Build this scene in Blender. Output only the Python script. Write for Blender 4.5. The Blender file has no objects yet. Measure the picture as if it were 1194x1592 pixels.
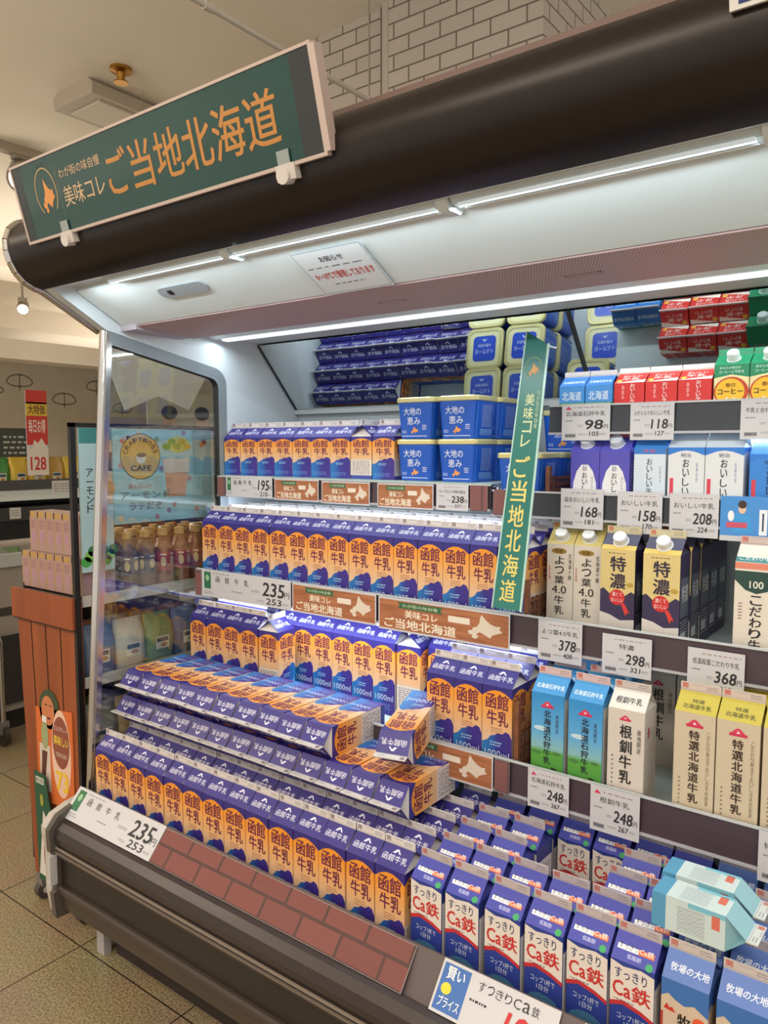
import bpy, math, random
from mathutils import Vector, Matrix, Euler
random.seed(7)
SC = bpy.context.scene
COL = SC.collection

# ------------------------------------------------------------------ camera
cam_d = bpy.data.cameras.new('camera')
cam = bpy.data.objects.new('camera', cam_d); COL.objects.link(cam)
cam_d.sensor_fit = 'HORIZONTAL'; cam_d.sensor_width = 36.0
cam_d.lens = 36.0 * 1196 / 1194
cam.location = (0, 0, 1.42)
cam.rotation_euler = (math.radians(90) - math.atan(100 / 1196), 0, math.radians(37))
cam_d.clip_start = 0.02
SC.camera = cam

# ------------------------------------------------------------------ view and lights
SC.view_settings.view_transform = 'Standard'
SC.view_settings.look = 'None'
SC.view_settings.gamma = 1.0
SC.view_settings.exposure = 0.0
SC.view_settings.use_curve_mapping = False
W = bpy.data.worlds.new('world'); SC.world = W; W.use_nodes = True
W.node_tree.nodes['Background'].inputs[0].default_value = (1.0, .93, .84, 1)
W.node_tree.nodes['Background'].inputs[1].default_value = 1.0

def area(name, loc, rot, sx, sy, power, col):
    l = bpy.data.lights.new(name, 'AREA'); l.shape = 'RECTANGLE'; l.size = sx; l.size_y = sy
    l.energy = power; l.color = col
    o = bpy.data.objects.new(name, l); COL.objects.link(o); o.location = loc; o.rotation_euler = rot
    return o
R = math.radians
WARM = (1.0, .87, .70); COOL = (.80, .93, 1.0)
# ceiling panels of the shop
for i, (x, y) in enumerate([(-1.2, -1.0), (1.0, -1.0), (-4.5, -1.0), (-4.8, 4.6), (-8.5, 1.5), (-8.5, 6.5), (-1.2, 5.5), (-.5, -3.0)]):
    area('ceiling_light', (x, y, 2.97), (0, 0, 0), 1.3, .5, 38 if x > -2 else (58 if x > -6 else 105), WARM)
# unseen upward fill lights, added to brighten the ceiling
for x, y in ((-3.2, -.6), (-5.6, 3.2), (-8.5, 0.0), (-.2, -.9), (-8.5, 6.0)):
    area('ceiling_fill', (x, y, 1.95), (R(180), 0, 0), 2.0, 2.0, 25, (1.0, .90, .78))
# lamps of the refrigerated case
area('canopy_light', (-.65, 1.105, 1.812), (R(22), 0, 0), 2.3, .007, 8.5, COOL)
area('duct_light', (-.65, 1.62, 1.742), (R(-10), 0, 0), 2.4, .012, 5.2, COOL)
area('shelf_light', (-.65, 1.625, 1.272), (R(18), 0, 0), 2.4, .015, 3.8, COOL)
area('shelf_light', (-1.32, 1.55, .972), (R(18), 0, 0), 1.08, .015, 2.0, COOL)
area('shelf_light', (-.1, 1.67, 1.45), (R(18), 0, 0), 1.2, .015, 1.6, COOL)

# ------------------------------------------------------------------ materials
_M = {}
def lin(c):
    c /= 255.0
    return c / 12.92 if c <= .04045 else ((c + .055) / 1.055) ** 2.4
def M(spec):
    """spec: a tuple (r,g,b[,rough[,metal[,emit]]]) in display values, or a ready material"""
    if not isinstance(spec, tuple): return spec
    if spec in _M: return _M[spec]
    r, g, b = spec[:3]
    rough = spec[3] if len(spec) > 3 else .55
    metal = spec[4] if len(spec) > 4 else 0
    emit = spec[5] if len(spec) > 5 else 0
    m = bpy.data.materials.new('paint'); m.use_nodes = True
    nt = m.node_tree; p = nt.nodes['Principled BSDF']
    p.inputs['Base Color'].default_value = (lin(r), lin(g), lin(b), 1)
    p.inputs['Metallic'].default_value = metal
    if emit:
        p.inputs['Emission Color'].default_value = (lin(r), lin(g), lin(b), 1)
        p.inputs['Emission Strength'].default_value = emit
    n = nt.nodes.new('ShaderNodeTexNoise'); n.inputs['Scale'].default_value = 18
    mr = nt.nodes.new('ShaderNodeMapRange')
    mr.inputs['To Min'].default_value = max(.02, rough - .06); mr.inputs['To Max'].default_value = min(1, rough + .06)
    nt.links.new(n.outputs['Fac'], mr.inputs['Value']); nt.links.new(mr.outputs['Result'], p.inputs['Roughness'])
    _M[spec] = m
    return m
def nodes(name, rough=.55):
    m = bpy.data.materials.new(name); m.use_nodes = True
    nt = m.node_tree; p = nt.nodes['Principled BSDF']; p.inputs['Roughness'].default_value = rough
    tc = nt.nodes.new('ShaderNodeTexCoord')
    return m, nt, p, tc
def ramp_mat(name, stops, axis='Z', lo=0, hi=1, rough=.5):
    m, nt, p, tc = nodes(name, rough)
    s = nt.nodes.new('ShaderNodeSeparateXYZ'); nt.links.new(tc.outputs['Object'], s.inputs[0])
    mr = nt.nodes.new('ShaderNodeMapRange'); mr.inputs['From Min'].default_value = lo; mr.inputs['From Max'].default_value = hi
    cr = nt.nodes.new('ShaderNodeValToRGB'); e = cr.color_ramp.elements
    for i, (t, c) in enumerate(stops):
        el = e[i] if i < 2 else e.new(t)
        el.position = t; el.color = (lin(c[0]), lin(c[1]), lin(c[2]), 1)
    nt.links.new(s.outputs[axis], mr.inputs['Value']); nt.links.new(mr.outputs['Result'], cr.inputs[0])
    nt.links.new(cr.outputs[0], p.inputs['Base Color'])
    return m
def brick_mat(name, c1, c2, mortar, bw, bh, msize, rough=.6, off=.5, plane='XZ'):
    m, nt, p, tc = nodes(name, rough)
    s = nt.nodes.new('ShaderNodeSeparateXYZ'); c = nt.nodes.new('ShaderNodeCombineXYZ')
    nt.links.new(tc.outputs['Object'], s.inputs[0])
    nt.links.new(s.outputs[plane[0]], c.inputs[0]); nt.links.new(s.outputs[plane[1]], c.inputs[1])
    b = nt.nodes.new('ShaderNodeTexBrick'); b.inputs['Scale'].default_value = 1
    b.offset = off
    for k, v in (('Color1', c1), ('Color2', c2), ('Mortar', mortar)): b.inputs[k].default_value = (lin(v[0]), lin(v[1]), lin(v[2]), 1)
    b.inputs['Mortar Size'].default_value = msize; b.inputs['Brick Width'].default_value = bw; b.inputs['Row Height'].default_value = bh
    nt.links.new(c.outputs[0], b.inputs['Vector']); nt.links.new(b.outputs['Color'], p.inputs['Base Color'])
    return m
def noise_mat(name, c1, c2, scale, rough=.5, stretch=(1, 1, 1), detail=4):
    m, nt, p, tc = nodes(name, rough)
    mp = nt.nodes.new('ShaderNodeMapping'); mp.inputs['Scale'].default_value = stretch
    n = nt.nodes.new('ShaderNodeTexNoise'); n.inputs['Scale'].default_value = scale; n.inputs['Detail'].default_value = detail
    cr = nt.nodes.new('ShaderNodeValToRGB'); e = cr.color_ramp.elements
    e[0].position = .35; e[1].position = .65
    e[0].color = (lin(c1[0]), lin(c1[1]), lin(c1[2]), 1); e[1].color = (lin(c2[0]), lin(c2[1]), lin(c2[2]), 1)
    nt.links.new(tc.outputs['Object'], mp.inputs[0]); nt.links.new(mp.outputs[0], n.inputs['Vector'])
    nt.links.new(n.outputs['Fac'], cr.inputs[0]); nt.links.new(cr.outputs[0], p.inputs['Base Color'])
    return m
def pane_mat(name, tint=(1, 1, 1), gloss=.12, f0=.06):
    m = bpy.data.materials.new(name); m.use_nodes = True; nt = m.node_tree
    nt.nodes.remove(nt.nodes['Principled BSDF'])
    t = nt.nodes.new('ShaderNodeBsdfTransparent'); t.inputs[0].default_value = (*tint, 1)
    g = nt.nodes.new('ShaderNodeBsdfGlossy'); g.inputs['Roughness'].default_value = .03
    fr = nt.nodes.new('ShaderNodeLayerWeight'); fr.inputs[0].default_value = .25
    mr = nt.nodes.new('ShaderNodeMapRange'); mr.inputs['To Min'].default_value = f0; mr.inputs['To Max'].default_value = gloss * 4
    mx = nt.nodes.new('ShaderNodeMixShader')
    nt.links.new(fr.outputs['Fresnel'], mr.inputs['Value']); nt.links.new(mr.outputs['Result'], mx.inputs[0])
    nt.links.new(t.outputs[0], mx.inputs[1]); nt.links.new(g.outputs[0], mx.inputs[2])
    nt.links.new(mx.outputs[0], nt.nodes['Material Output'].inputs[0])
    return m

# ------------------------------------------------------------------ mesh building
_T = {}
_tc = bpy.data.curves.new('lettering', 'FONT'); _to = bpy.data.objects.new('lettering', _tc); COL.objects.link(_to)
def glyphs(s):
    k = s
    if k not in _T:
        _tc.body = s; _tc.size = 1; _tc.resolution_u = 2; _tc.offset = 0
        dg = bpy.context.evaluated_depsgraph_get(); dg.update()
        me = bpy.data.meshes.new_from_object(_to.evaluated_get(dg))
        vs = [(v.co.x, v.co.y) for v in me.vertices]; fs = [tuple(p.vertices) for p in me.polygons]
        bpy.data.meshes.remove(me)
        if not vs: vs = [(0, 0), (1, 1)]
        xs = [v[0] for v in vs]; ys = [v[1] for v in vs]
        # make every face counter-clockwise
        out = []
        for f in fs:
            a = 0
            for i in range(len(f)):
                p, q = vs[f[i]], vs[f[(i + 1) % len(f)]]; a += p[0] * q[1] - q[0] * p[1]
            out.append(f if a >= 0 else f[::-1])
        _T[k] = (vs, out, (min(xs), min(ys), max(xs), max(ys)))
    return _T[k]

class Fr:
    """a face frame: origin, right vector, up vector"""
    def __init__(s, o, u, v):
        s.o = Vector(o); s.u = Vector(u).normalized(); s.v = Vector(v).normalized(); s.n = s.u.cross(s.v).normalized()
    def P(s, x, y, l=0): return s.o + s.u * x + s.v * y + s.n * (l * .00022)

class MB:
    def __init__(s): s.v = []; s.f = []; s.m = []; s.mats = []; s.sm = []
    def mi(s, m):
        m = M(m)
        if m not in s.mats: s.mats.append(m)
        return s.mats.index(m)
    def face(s, pts, m, smooth=False):
        i = len(s.v); s.v += [tuple(p) for p in pts]; s.f.append(tuple(range(i, i + len(pts)))); s.m.append(s.mi(m)); s.sm.append(smooth)
    def mesh(s, vs, fs, m, smooth=False):
        i = len(s.v); s.v += [tuple(p) for p in vs]; k = s.mi(m)
        for f in fs: s.f.append(tuple(j + i for j in f)); s.m.append(k); s.sm.append(smooth)
    def box(s, a, b, m, bev=0):
        x0, y0, z0 = a; x1, y1, z1 = b
        if bev:
            # chamfered box: three stacked shells
            e = bev; V = []
            def ring(z, d): return [(x0 + d, y0, z), (x1 - d, y0, z), (x1, y0 + d, z), (x1, y1 - d, z), (x1 - d, y1, z), (x0 + d, y1, z), (x0, y1 - d, z), (x0, y0 + d, z)]
            def inset(z): return [(min(max(x, x0 + e), x1 - e), min(max(y, y0 + e), y1 - e), z) for x, y, _ in ring(z, e)]
            rs = [inset(z0), ring(z0 + e, e), ring(z1 - e, e), inset(z1)]
            for r in rs: V += r
            F = [tuple(range(7, -1, -1)), tuple(range(24, 32))]
            for k in range(3):
                for j in range(8): a_ = k * 8 + j; b_ = k * 8 + (j + 1) % 8; F.append((a_, b_, b_ + 8, a_ + 8))
            s.mesh(V, F, m); return
        V = [(x0, y0, z0), (x1, y0, z0), (x1, y1, z0), (x0, y1, z0), (x0, y0, z1), (x1, y0, z1), (x1, y1, z1), (x0, y1, z1)]
        s.mesh(V, [(3, 2, 1, 0), (4, 5, 6, 7), (0, 1, 5, 4), (1, 2, 6, 5), (2, 3, 7, 6), (3, 0, 4, 7)], m)
    def prism(s, prof, a, b, m, axis='X', smooth=False, caps=True):
        """profile of (p,q) pairs run along an axis: X -> (y,z), Y -> (x,z), Z -> (x,y)"""
        def pt(p, t):
            return {'X': (t, p[0], p[1]), 'Y': (p[0], t, p[1]), 'Z': (p[0], p[1], t)}[axis]
        n = len(prof); V = [pt(p, a) for p in prof] + [pt(p, b) for p in prof]
        s.mesh(V, [(i, (i + 1) % n, (i + 1) % n + n, i + n) for i in range(n)], m, smooth)
        if caps:
            s.mesh([pt(p, a) for p in prof], [tuple(range(n - 1, -1, -1))], m); s.mesh([pt(p, b) for p in prof], [tuple(range(n))], m)
    def sheet(s, prof, a, b, m, t=.004, smooth=True):
        """an open profile of (y,z) with thickness t, run along X"""
        up = []
        for i, p in enumerate(prof):
            q = prof[min(i + 1, len(prof) - 1)]; r = prof[max(i - 1, 0)]
            d = Vector((q[0] - r[0], q[1] - r[1])).normalized(); up.append((p[0] - d.y * t, p[1] + d.x * t))
        s.prism(list(prof) + up[::-1], a, b, m, smooth=False)
    def rod(s, p, q, r, m, n=10, r2=None):
        p, q = Vector(p), Vector(q); d = (q - p).normalized()
        a = d.orthogonal().normalized(); b = d.cross(a); r2 = r if r2 is None else r2
        V = [p + (a * math.cos(6.28318 * i / n) + b * math.sin(6.28318 * i / n)) * r for i in range(n)] + \
            [q + (a * math.cos(6.28318 * i / n) + b * math.sin(6.28318 * i / n)) * r2 for i in range(n)]
        s.mesh(V, [(i, (i + 1) % n, (i + 1) % n + n, i + n) for i in range(n)], m, True)
        s.mesh(V, [tuple(range(n - 1, -1, -1)), tuple(range(n, 2 * n))], m)
    def lathe(s, prof, c, m, n=16, axis=Vector((0, 0, 1)), ms=None):
        c = Vector(c); axis = Vector(axis).normalized(); a = axis.orthogonal().normalized(); b = axis.cross(a)
        for k in range(len(prof) - 1):
            V = []
            for (r, h) in prof[k:k + 2]:
                V += [c + axis * h + (a * math.cos(6.28318 * i / n) + b * math.sin(6.28318 * i / n)) * r for i in range(n)]
            s.mesh(V, [(i, (i + 1) % n, (i + 1) % n + n, i + n) for i in range(n)], ms[k] if ms else m, True)
        for (r, h), flip in ((prof[0], 1), (prof[-1], 0)):
            if r > 1e-5:
                V = [c + axis * h + (a * math.cos(6.28318 * i / n) + b * math.sin(6.28318 * i / n)) * r for i in range(n)]
                s.mesh(V, [tuple(range(n - 1, -1, -1)) if flip else tuple(range(n))], ms[-1] if ms else m)
    # flat print on a face frame
    def rect(s, F, x0, y0, x1, y1, m, l=1): s.face([F.P(x0, y0, l), F.P(x1, y0, l), F.P(x1, y1, l), F.P(x0, y1, l)], m)
    def poly(s, F, pts, m, l=1): s.face([F.P(x, y, l) for x, y in pts], m)
    def disc(s, F, x, y, rx, ry, m, l=1, n=18, a0=0, a1=6.28318):
        s.poly(F, [(x + rx * math.cos(a0 + (a1 - a0) * i / n), y + ry * math.sin(a0 + (a1 - a0) * i / n)) for i in range(n)], m, l)
    def ring(s, F, x, y, rx, ry, w, m, l=1, n=24, a0=0, a1=6.28318):
        for i in range(n):
            a, b = a0 + (a1 - a0) * i / n, a0 + (a1 - a0) * (i + 1) / n
            s.poly(F, [(x + (rx - w) * math.cos(a), y + (ry - w) * math.sin(a)), (x + rx * math.cos(a), y + ry * math.sin(a)),
                       (x + rx * math.cos(b), y + ry * math.sin(b)), (x + (rx - w) * math.cos(b), y + (ry - w) * math.sin(b))], m, l)
    def text(s, F, t, x0, y0, x1, y1, m, l=2, bold=.012, keep=False, skew=0):
        vs, fs, (a, b, c, d) = glyphs(t)
        e = bold * .55; offs = [(0, 0)] if bold <= .004 else [(-e, 0), (e, 0)] if bold < .018 else [(-e, -e * .6), (e, -e * .6), (-e, e * .6), (e, e * .6)]
        a -= e; c += e; b -= e * .6; d += e * .6
        sx = (x1 - x0) / max(c - a, 1e-4); sy = (y1 - y0) / max(d - b, 1e-4)
        ox, oy = x0, y0
        if keep:
            k = min(sx, sy); ox = x0 + ((x1 - x0) - k * (c - a)) / 2; oy = y0 + ((y1 - y0) - k * (d - b)) / 2; sx = sy = k
        for k_, (dx, dy) in enumerate(offs): s.mesh([F.P(ox + (x + dx - a) * sx + skew * (y + dy - b) * sy, oy + (y + dy - b) * sy, l + k_ * .22) for x, y in vs], fs, m)
    def vtext(s, F, t, xc, ytop, w, cell, m, l=2, bold=.014):
        for i, ch in enumerate(t):
            y = ytop - (i + 1) * cell
            if ch == '・': continue
            s.text(F, ch, xc - w / 2, y + cell * .06, xc + w / 2, y + cell * .94, m, l, bold, keep=ch in '1一しー')
    def fine(s, F, x0, y0, x1, y1, n, m, l=2, fill=.36, cut=.85):
        """lines of fine print: rows of dashes of uneven length"""
        rnd = random.Random(int((x0 * 7 + y0 * 13 + n) * 1e5)); h = (y1 - y0) / n
        for i in range(n):
            y = y1 - (i + .5) * h; x = x0; e = x1 - rnd.random() * (1 - cut) * (x1 - x0)
            while x < e:
                w = min((.05 + .12 * rnd.random()) * (x1 - x0), e - x)
                s.rect(F, x, y - h * fill / 2, x + w, y + h * fill / 2, m, l); x += w + .055 * (x1 - x0)
    def data(s, name='mesh'):
        me = bpy.data.meshes.new(name); me.from_pydata(s.v, [], s.f)
        for m in s.mats: me.materials.append(m)
        me.polygons.foreach_set('material_index', s.m); me.polygons.foreach_set('use_smooth', s.sm)
        me.update(); return me
    def obj(s, name, parent=None, **kw):
        o = bpy.data.objects.new(name, s.data(name)); COL.objects.link(o)
        if parent: o.parent = parent
        for k, v in kw.items(): o[k] = v
        return o
def empty(name, loc=(0, 0, 0), rot=(0, 0, 0), label=None, cat=None, group=None):
    o = bpy.data.objects.new(name, None); COL.objects.link(o); o.location = loc; o.rotation_euler = rot
    o.empty_display_size = .05
    if label: o['label'] = label
    if cat: o['category'] = cat
    if group: o['group'] = group
    return o
def tag(o, label, cat, group=None):
    o['label'] = label; o['category'] = cat
    if group: o['group'] = group
    return o
def struct(o): o['kind'] = 'structure'; return o
def sub(name, me, parent):
    o = bpy.data.objects.new(name, me); COL.objects.link(o); o.parent = parent; return o
ORD = ['first', 'second', 'third', 'fourth', 'fifth', 'sixth', 'seventh', 'eighth', 'ninth', 'tenth', 'eleventh', 'twelfth', 'thirteenth', 'fourteenth', 'fifteenth', 'sixteenth']

HOKK = [(.30, .02), (.38, .10), (.33, .22), (.42, .30), (.55, .22), (.68, .12), (.74, .24), (.88, .34), (1.0, .40), (.93, .50), (.95, .62), (.84, .60), (.70, .66), (.58, .78), (.46, .97), (.42, .84), (.40, .64), (.34, .50), (.24, .44), (.20, .34), (.10, .30), (.12, .18), (.22, .16), (.20, .06)]
def hokkaido(mb, F, x, y, w, h, m, l=2):
    # split at the neck so that each half fills cleanly
    mb.poly(F, [(x + a * w, y + b * h) for a, b in HOKK], m, l)

# ------------------------------------------------------------------ the room
floor_m, nt, p, tc = nodes('floor_tiles', .32)
b = nt.nodes.new('ShaderNodeTexBrick'); b.offset = 0; b.inputs['Scale'].default_value = 1
mp = nt.nodes.new('ShaderNodeMapping'); mp.inputs['Location'].default_value = (.15, .205, 0)
b.inputs['Brick Width'].default_value = .45; b.inputs['Row Height'].default_value = .45; b.inputs['Mortar Size'].default_value = .0022
n = nt.nodes.new('ShaderNodeTexNoise'); n.inputs['Scale'].default_value = 170; n.inputs['Detail'].default_value = 3
n2 = nt.nodes.new('ShaderNodeTexNoise'); n2.inputs['Scale'].default_value = 5
cr = nt.nodes.new('ShaderNodeValToRGB'); e = cr.color_ramp.elements
e[0].position = .38; e[0].color = (lin(126), lin(110), lin(82), 1); e[1].position = .62; e[1].color = (lin(180), lin(164), lin(132), 1)
mx = nt.nodes.new('ShaderNodeMix'); mx.data_type = 'RGBA'; mx.inputs[7].default_value = (lin(50), lin(42), lin(32), 1)
mq = nt.nodes.new('ShaderNodeMix'); mq.data_type = 'RGBA'; mq.blend_type = 'MULTIPLY'; mq.inputs[0].default_value = .35
nt.links.new(tc.outputs['Object'], mp.inputs[0]); nt.links.new(mp.outputs[0], b.inputs['Vector'])
nt.links.new(tc.outputs['Object'], n.inputs['Vector']); nt.links.new(tc.outputs['Object'], n2.inputs['Vector'])
nt.links.new(n.outputs['Fac'], cr.inputs[0]); nt.links.new(cr.outputs[0], mq.inputs[6]); nt.links.new(n2.outputs['Color'], mq.inputs[7])
nt.links.new(b.outputs['Fac'], mx.inputs[0]); nt.links.new(mq.outputs[2], mx.inputs[6]); nt.links.new(mx.outputs[2], p.inputs['Base Color'])
X0, X1, Y0, Y1, ZC = -12.0, 3.0, -4.5, 9.0, 3.0
PLASTER = noise_mat('plaster', (206, 198, 180), (213, 205, 188), 3, .8)
CEIL = noise_mat('ceiling_paint', (234, 226, 212), (238, 230, 217), 2, .85)
m = MB(); m.box((X0, Y0, -.05), (X1, Y1, 0), floor_m); struct(m.obj('floor'))
m = MB(); m.box((X0, Y0, ZC), (X1, Y1, ZC + .05), CEIL); struct(m.obj('ceiling'))
m = MB(); m.box((X0 - .05, Y0, 0), (X0, Y1, ZC), PLASTER); struct(m.obj('wall_left'))
m = MB(); m.box((X0, Y1, 0), (X1, Y1 + .05, ZC), PLASTER); struct(m.obj('wall_back'))
# ceiling soffits seen far to the left
for i, (x, w_, z) in enumerate([(-6.2, .5, .14), (-8.6, .8, .25), (-10.6, .5, .35)]):
    m = MB(); m.box((x - w_, Y0, ZC - z), (x, Y1, ZC), CEIL); struct(m.obj('trim_%d' % (i + 1)))

# tiled column behind the case
TILE = brick_mat('glazed_tiles', (196, 187, 176), (190, 181, 170), (112, 103, 94), .130, .054, .003, .35)
TILEY = brick_mat('glazed_tiles_side', (196, 187, 176), (190, 181, 170), (112, 103, 94), .130, .054, .003, .35, plane='YZ')
m = MB()
m.box((-1.713, 2.3, 0), (-1.113, 3.1, ZC), TILE); m.box((-2.083, 2.33, 0), (-1.765, 3.1, ZC), TILE)
m.mesh([(-1.1125, 2.3, 0), (-1.1125, 3.1, 0), (-1.1125, 3.1, ZC), (-1.1125, 2.3, ZC)], [(0, 1, 2, 3)], TILEY)
m.box((-1.765, 2.32, 0), (-1.713, 3.1, ZC), (128, 120, 112)); m.box((-1.745, 2.305, 0), (-1.718, 2.32, ZC), (190, 182, 172))
o = m.obj('tiled_column'); tag(o, 'square column faced with beige brick-shaped wall tiles, behind the milk case', 'column')
m = MB(); m.rod((-1.684, .9, 2.6), (-1.684, 2.2, 2.6), .009, (206, 198, 186), 8)
for y in (1.0, 1.45, 2.15): m.rod((-1.684, y - .015, 2.6), (-1.684, y + .015, 2.6), .013, (206, 198, 186), 8); m.rod((-1.684, y, 2.6), (-1.684, y, 3.0), .003, (160, 152, 140), 6)
tag(m.obj('hanging_rail'), 'thin white rail hanging below the ceiling towards the tiled column', 'rail')
# ceiling fixture
m = MB(); m.prism([(-3.37, 2.9), (-3.33, 3.0), (-3.10, 3.0), (-3.06, 2.9), (-3.12, 2.885), (-3.31, 2.885)], 2.0, 3.3, (178, 168, 152))
m = MB(); fx = empty('ceiling_fixture', (-3.2, 2.6, ZC), label='unlit white box-shaped ceiling fixture partly hidden behind the green sign', cat='ceiling light')
m.prism([(-.15, -.02), (-.12, 0), (.12, 0), (.15, -.02), (.15, -.07), (-.15, -.07)], -.62, .7, (186, 174, 158), axis='Y'); m.obj('housing', fx)
m = MB(); m.box((-.11, -.56, -.078), (.11, .64, -.07), (214, 204, 188)); m.obj('diffuser', fx)
m = MB(); F = Fr((0, 0, 0), (1, 0, 0), (0, 1, 0))
sp = empty('sprinkler_head', (-2.9, 2.02, ZC), label='small brass sprinkler head on the ceiling above the green sign', cat='sprinkler')
m.lathe([(.045, 0), (.045, -.012), (.02, -.02), (.014, -.05), (.03, -.055), (.03, -.06)], (0, 0, 0), (176, 130, 60, .35, 1)); m.obj('body', sp)
# track lights
tr = MB(); tr.box((-4.1, 1.5, 2.955), (-4.04, 4.2, 3.0), (170, 158, 140)); tag(tr.obj('light_track'), 'narrow white lighting track on the ceiling above the left end', 'light track')
def spot(x, y, z, s, label):
    drop = 2.999 - z
    t = empty('spotlight', (x, y, z), label=label, cat='spotlight', group='ceiling spotlights')
    m = MB(); m.box((-.02 * s, -.04 * s, .10 * s), (.02 * s, .04 * s, .15 * s), (150, 140, 126)); m.box((-.008, -.008, .14 * s), (.008, .008, drop), (150, 140, 126)); m.obj('bracket', t)
    ax = Vector((.75, -.45, -.55)).normalized()
    m = MB(); m.lathe([(.03 * s, -.12 * s), (.055 * s, -.10 * s), (.062 * s, .02 * s), (.062 * s, .03 * s)], (0, 0, .04 * s), (150, 140, 126, .4), 20, ax); m.obj('housing', t)
    m = MB(); m.lathe([(.052 * s, .031 * s), (.03 * s, .036 * s), (.0, .038 * s)], (0, 0, .04 * s), (255, 246, 226, .4, 0, 9), 20, ax); m.obj('lamp', t)
spot(-4.07, 2.22, 2.80, 1.35, 'lit round spotlight on the ceiling beside the left end of the green sign')
spot(-7.2, 3.87, 2.70, .9, 'small distant lit spotlight below the ceiling, far left of the case')

# ------------------------------------------------------------------ the refrigerated case
WHITE = (214, 222, 222, .35); OFFW = (200, 205, 204, .4); BLACK = noise_mat('black_brown_laminate', (24, 17, 17), (28, 19, 19), 40, .34)
MAUVE = (206, 170, 168, .5); CHROME = (200, 196, 192, .18, 1); GREY = (120, 126, 128, .45)
XL, XR = -1.87, .60
case = empty('refrigerated_case', (-.65, 1.5, 0), label='long open refrigerated dairy case with black canopy, mirror, glass end and lit shelves', cat='refrigerator')
def cpart(m, name, parent=None, **kw):
    me = m.data(name); o = bpy.data.objects.new(name, me); COL.objects.link(o)
    if parent is None:
        o.parent = case; o.location = (.65, -1.5, 0)
    else:
        o.parent = parent
    for k, v in kw.items(): o[k] = v
    return o
# canopy fascia
prof = [(1.078, 1.822), (1.056, 1.827), (1.034, 1.838), (1.015, 1.856), (1.002, 1.879), (.994, 1.905), (.993, 1.930), (1.002, 1.955), (1.022, 1.974), (1.050, 1.985), (1.085, 1.990)]
inner = [(1.10, 1.985), (1.10, 1.835)]
m = MB(); n_ = len(prof)
V = [(XL - .045, a, b_) for a, b_ in prof] + [(XR + .03, a, b_) for a, b_ in prof]
m.mesh(V, [(i, i + 1, i + 1 + n_, i + n_) for i in range(n_ - 1)], BLACK, True)
m.prism(prof + inner, XL - .045, XL - .044, BLACK); m.prism(prof + inner, XR + .029, XR + .03, BLACK)
me_can = cpart(m, 'canopy_fascia')
m = MB(); m.box((XL - .05, 1.085, 1.990), (XR + .03, 1.118, 2.018), (112, 88, 82, .5)); m.box((XL - .05, 1.118, 1.985), (XR + .03, 2.04, 2.0), (90, 80, 76)); cpart(m, 'top_panel')
BLACK.node_tree.nodes['Principled BSDF'].inputs['Specular IOR Level'].default_value = .32
# soffit, lamp channel, sloping reflector
m = MB(); m.prism([(1.078, 1.822), (1.10, 1.827), (1.10, 1.840), (1.078, 1.830)], XL, XR, WHITE)
m.box((XL, 1.095, 1.836), (XR, 1.15, 1.842), OFFW)
m.box((XL, 1.15, 1.828), (-1.68, 1.235, 1.838), OFFW)
cpart(m, 'soffit')
m = MB(); m.sheet([(1.15, 1.829), (1.285, 1.756)], -1.862, XR, WHITE, -.006); cpart(m, 'reflector_panel')
lamp_p = None
xs = [(-1.665, -1.245), (-1.225, -.715), (-.690, -.225), (-.19, .4)]
for i, (a, b_) in enumerate(xs):
    m = MB()
    m.prism([(1.092, 1.836), (1.092, 1.824), (1.104, 1.816), (1.132, 1.816), (1.142, 1.824), (1.142, 1.836)], a, b_, (190, 198, 198, .25))
    hs = cpart(m, 'lamp_housing')
    m = MB(); m.prism([(1.099, 1.8165), (1.106, 1.812), (1.112, 1.812), (1.117, 1.8165)], a + .01, b_ - .01, (206, 218, 222, .3, 0, .4)); cpart(m, 'led_tube', hs)
    m = MB(); m.box((a + .01, 1.124, 1.8145), (b_ - .01, 1.129, 1.8155), (240, 246, 246, .3)); cpart(m, 'light_strip', hs)
    m = MB(); m.prism([(1.088, 1.838), (1.088, 1.818), (1.10, 1.808), (1.136, 1.808), (1.147, 1.818), (1.147, 1.838)], b_, b_ + .02, (206, 212, 212, .3)); cpart(m, 'end_clip', hs)
# sensor badge
m = MB(); nv = Vector((0, .135, -.073)).normalized(); F = Fr((-1.55, 1.20, 1.8005), (1, 0, 0), Vector((0, -.135, .073)))
pts = []
for (cx_, a0) in ((.068, -90), (-.068, 90)):
    for k in range(7): a = R(a0 + 30 * k); pts.append((cx_ + .018 * math.cos(a), .018 * math.sin(a)))
F = Fr((-1.50, 1.20, 1.7965), (1, 0, 0), (0, -.135, .073)); F.n = -F.n if F.n.z > 0 else F.n
def slab(m, F, pts, l0, l1, mat):
    A = [F.P(x, y, l0) for x, y in pts]; B = [F.P(x, y, l1) for x, y in pts]; n = len(pts)
    m.mesh(A + B, [tuple(range(n)), tuple(range(2 * n - 1, n - 1, -1))] + [(i, i + n, (i + 1) % n + n, (i + 1) % n) for i in range(n)], mat)
slab(m, F, pts, -15, 25, (150, 156, 160, .4)); ba = cpart(m, 'sensor_housing')
m = MB(); slab(m, F, [(-.052, -.007), (-.036, -.007), (-.036, .007), (-.052, .007)], 24, 30, (20, 20, 24)); cpart(m, 'sensor_eye', ba)
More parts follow.
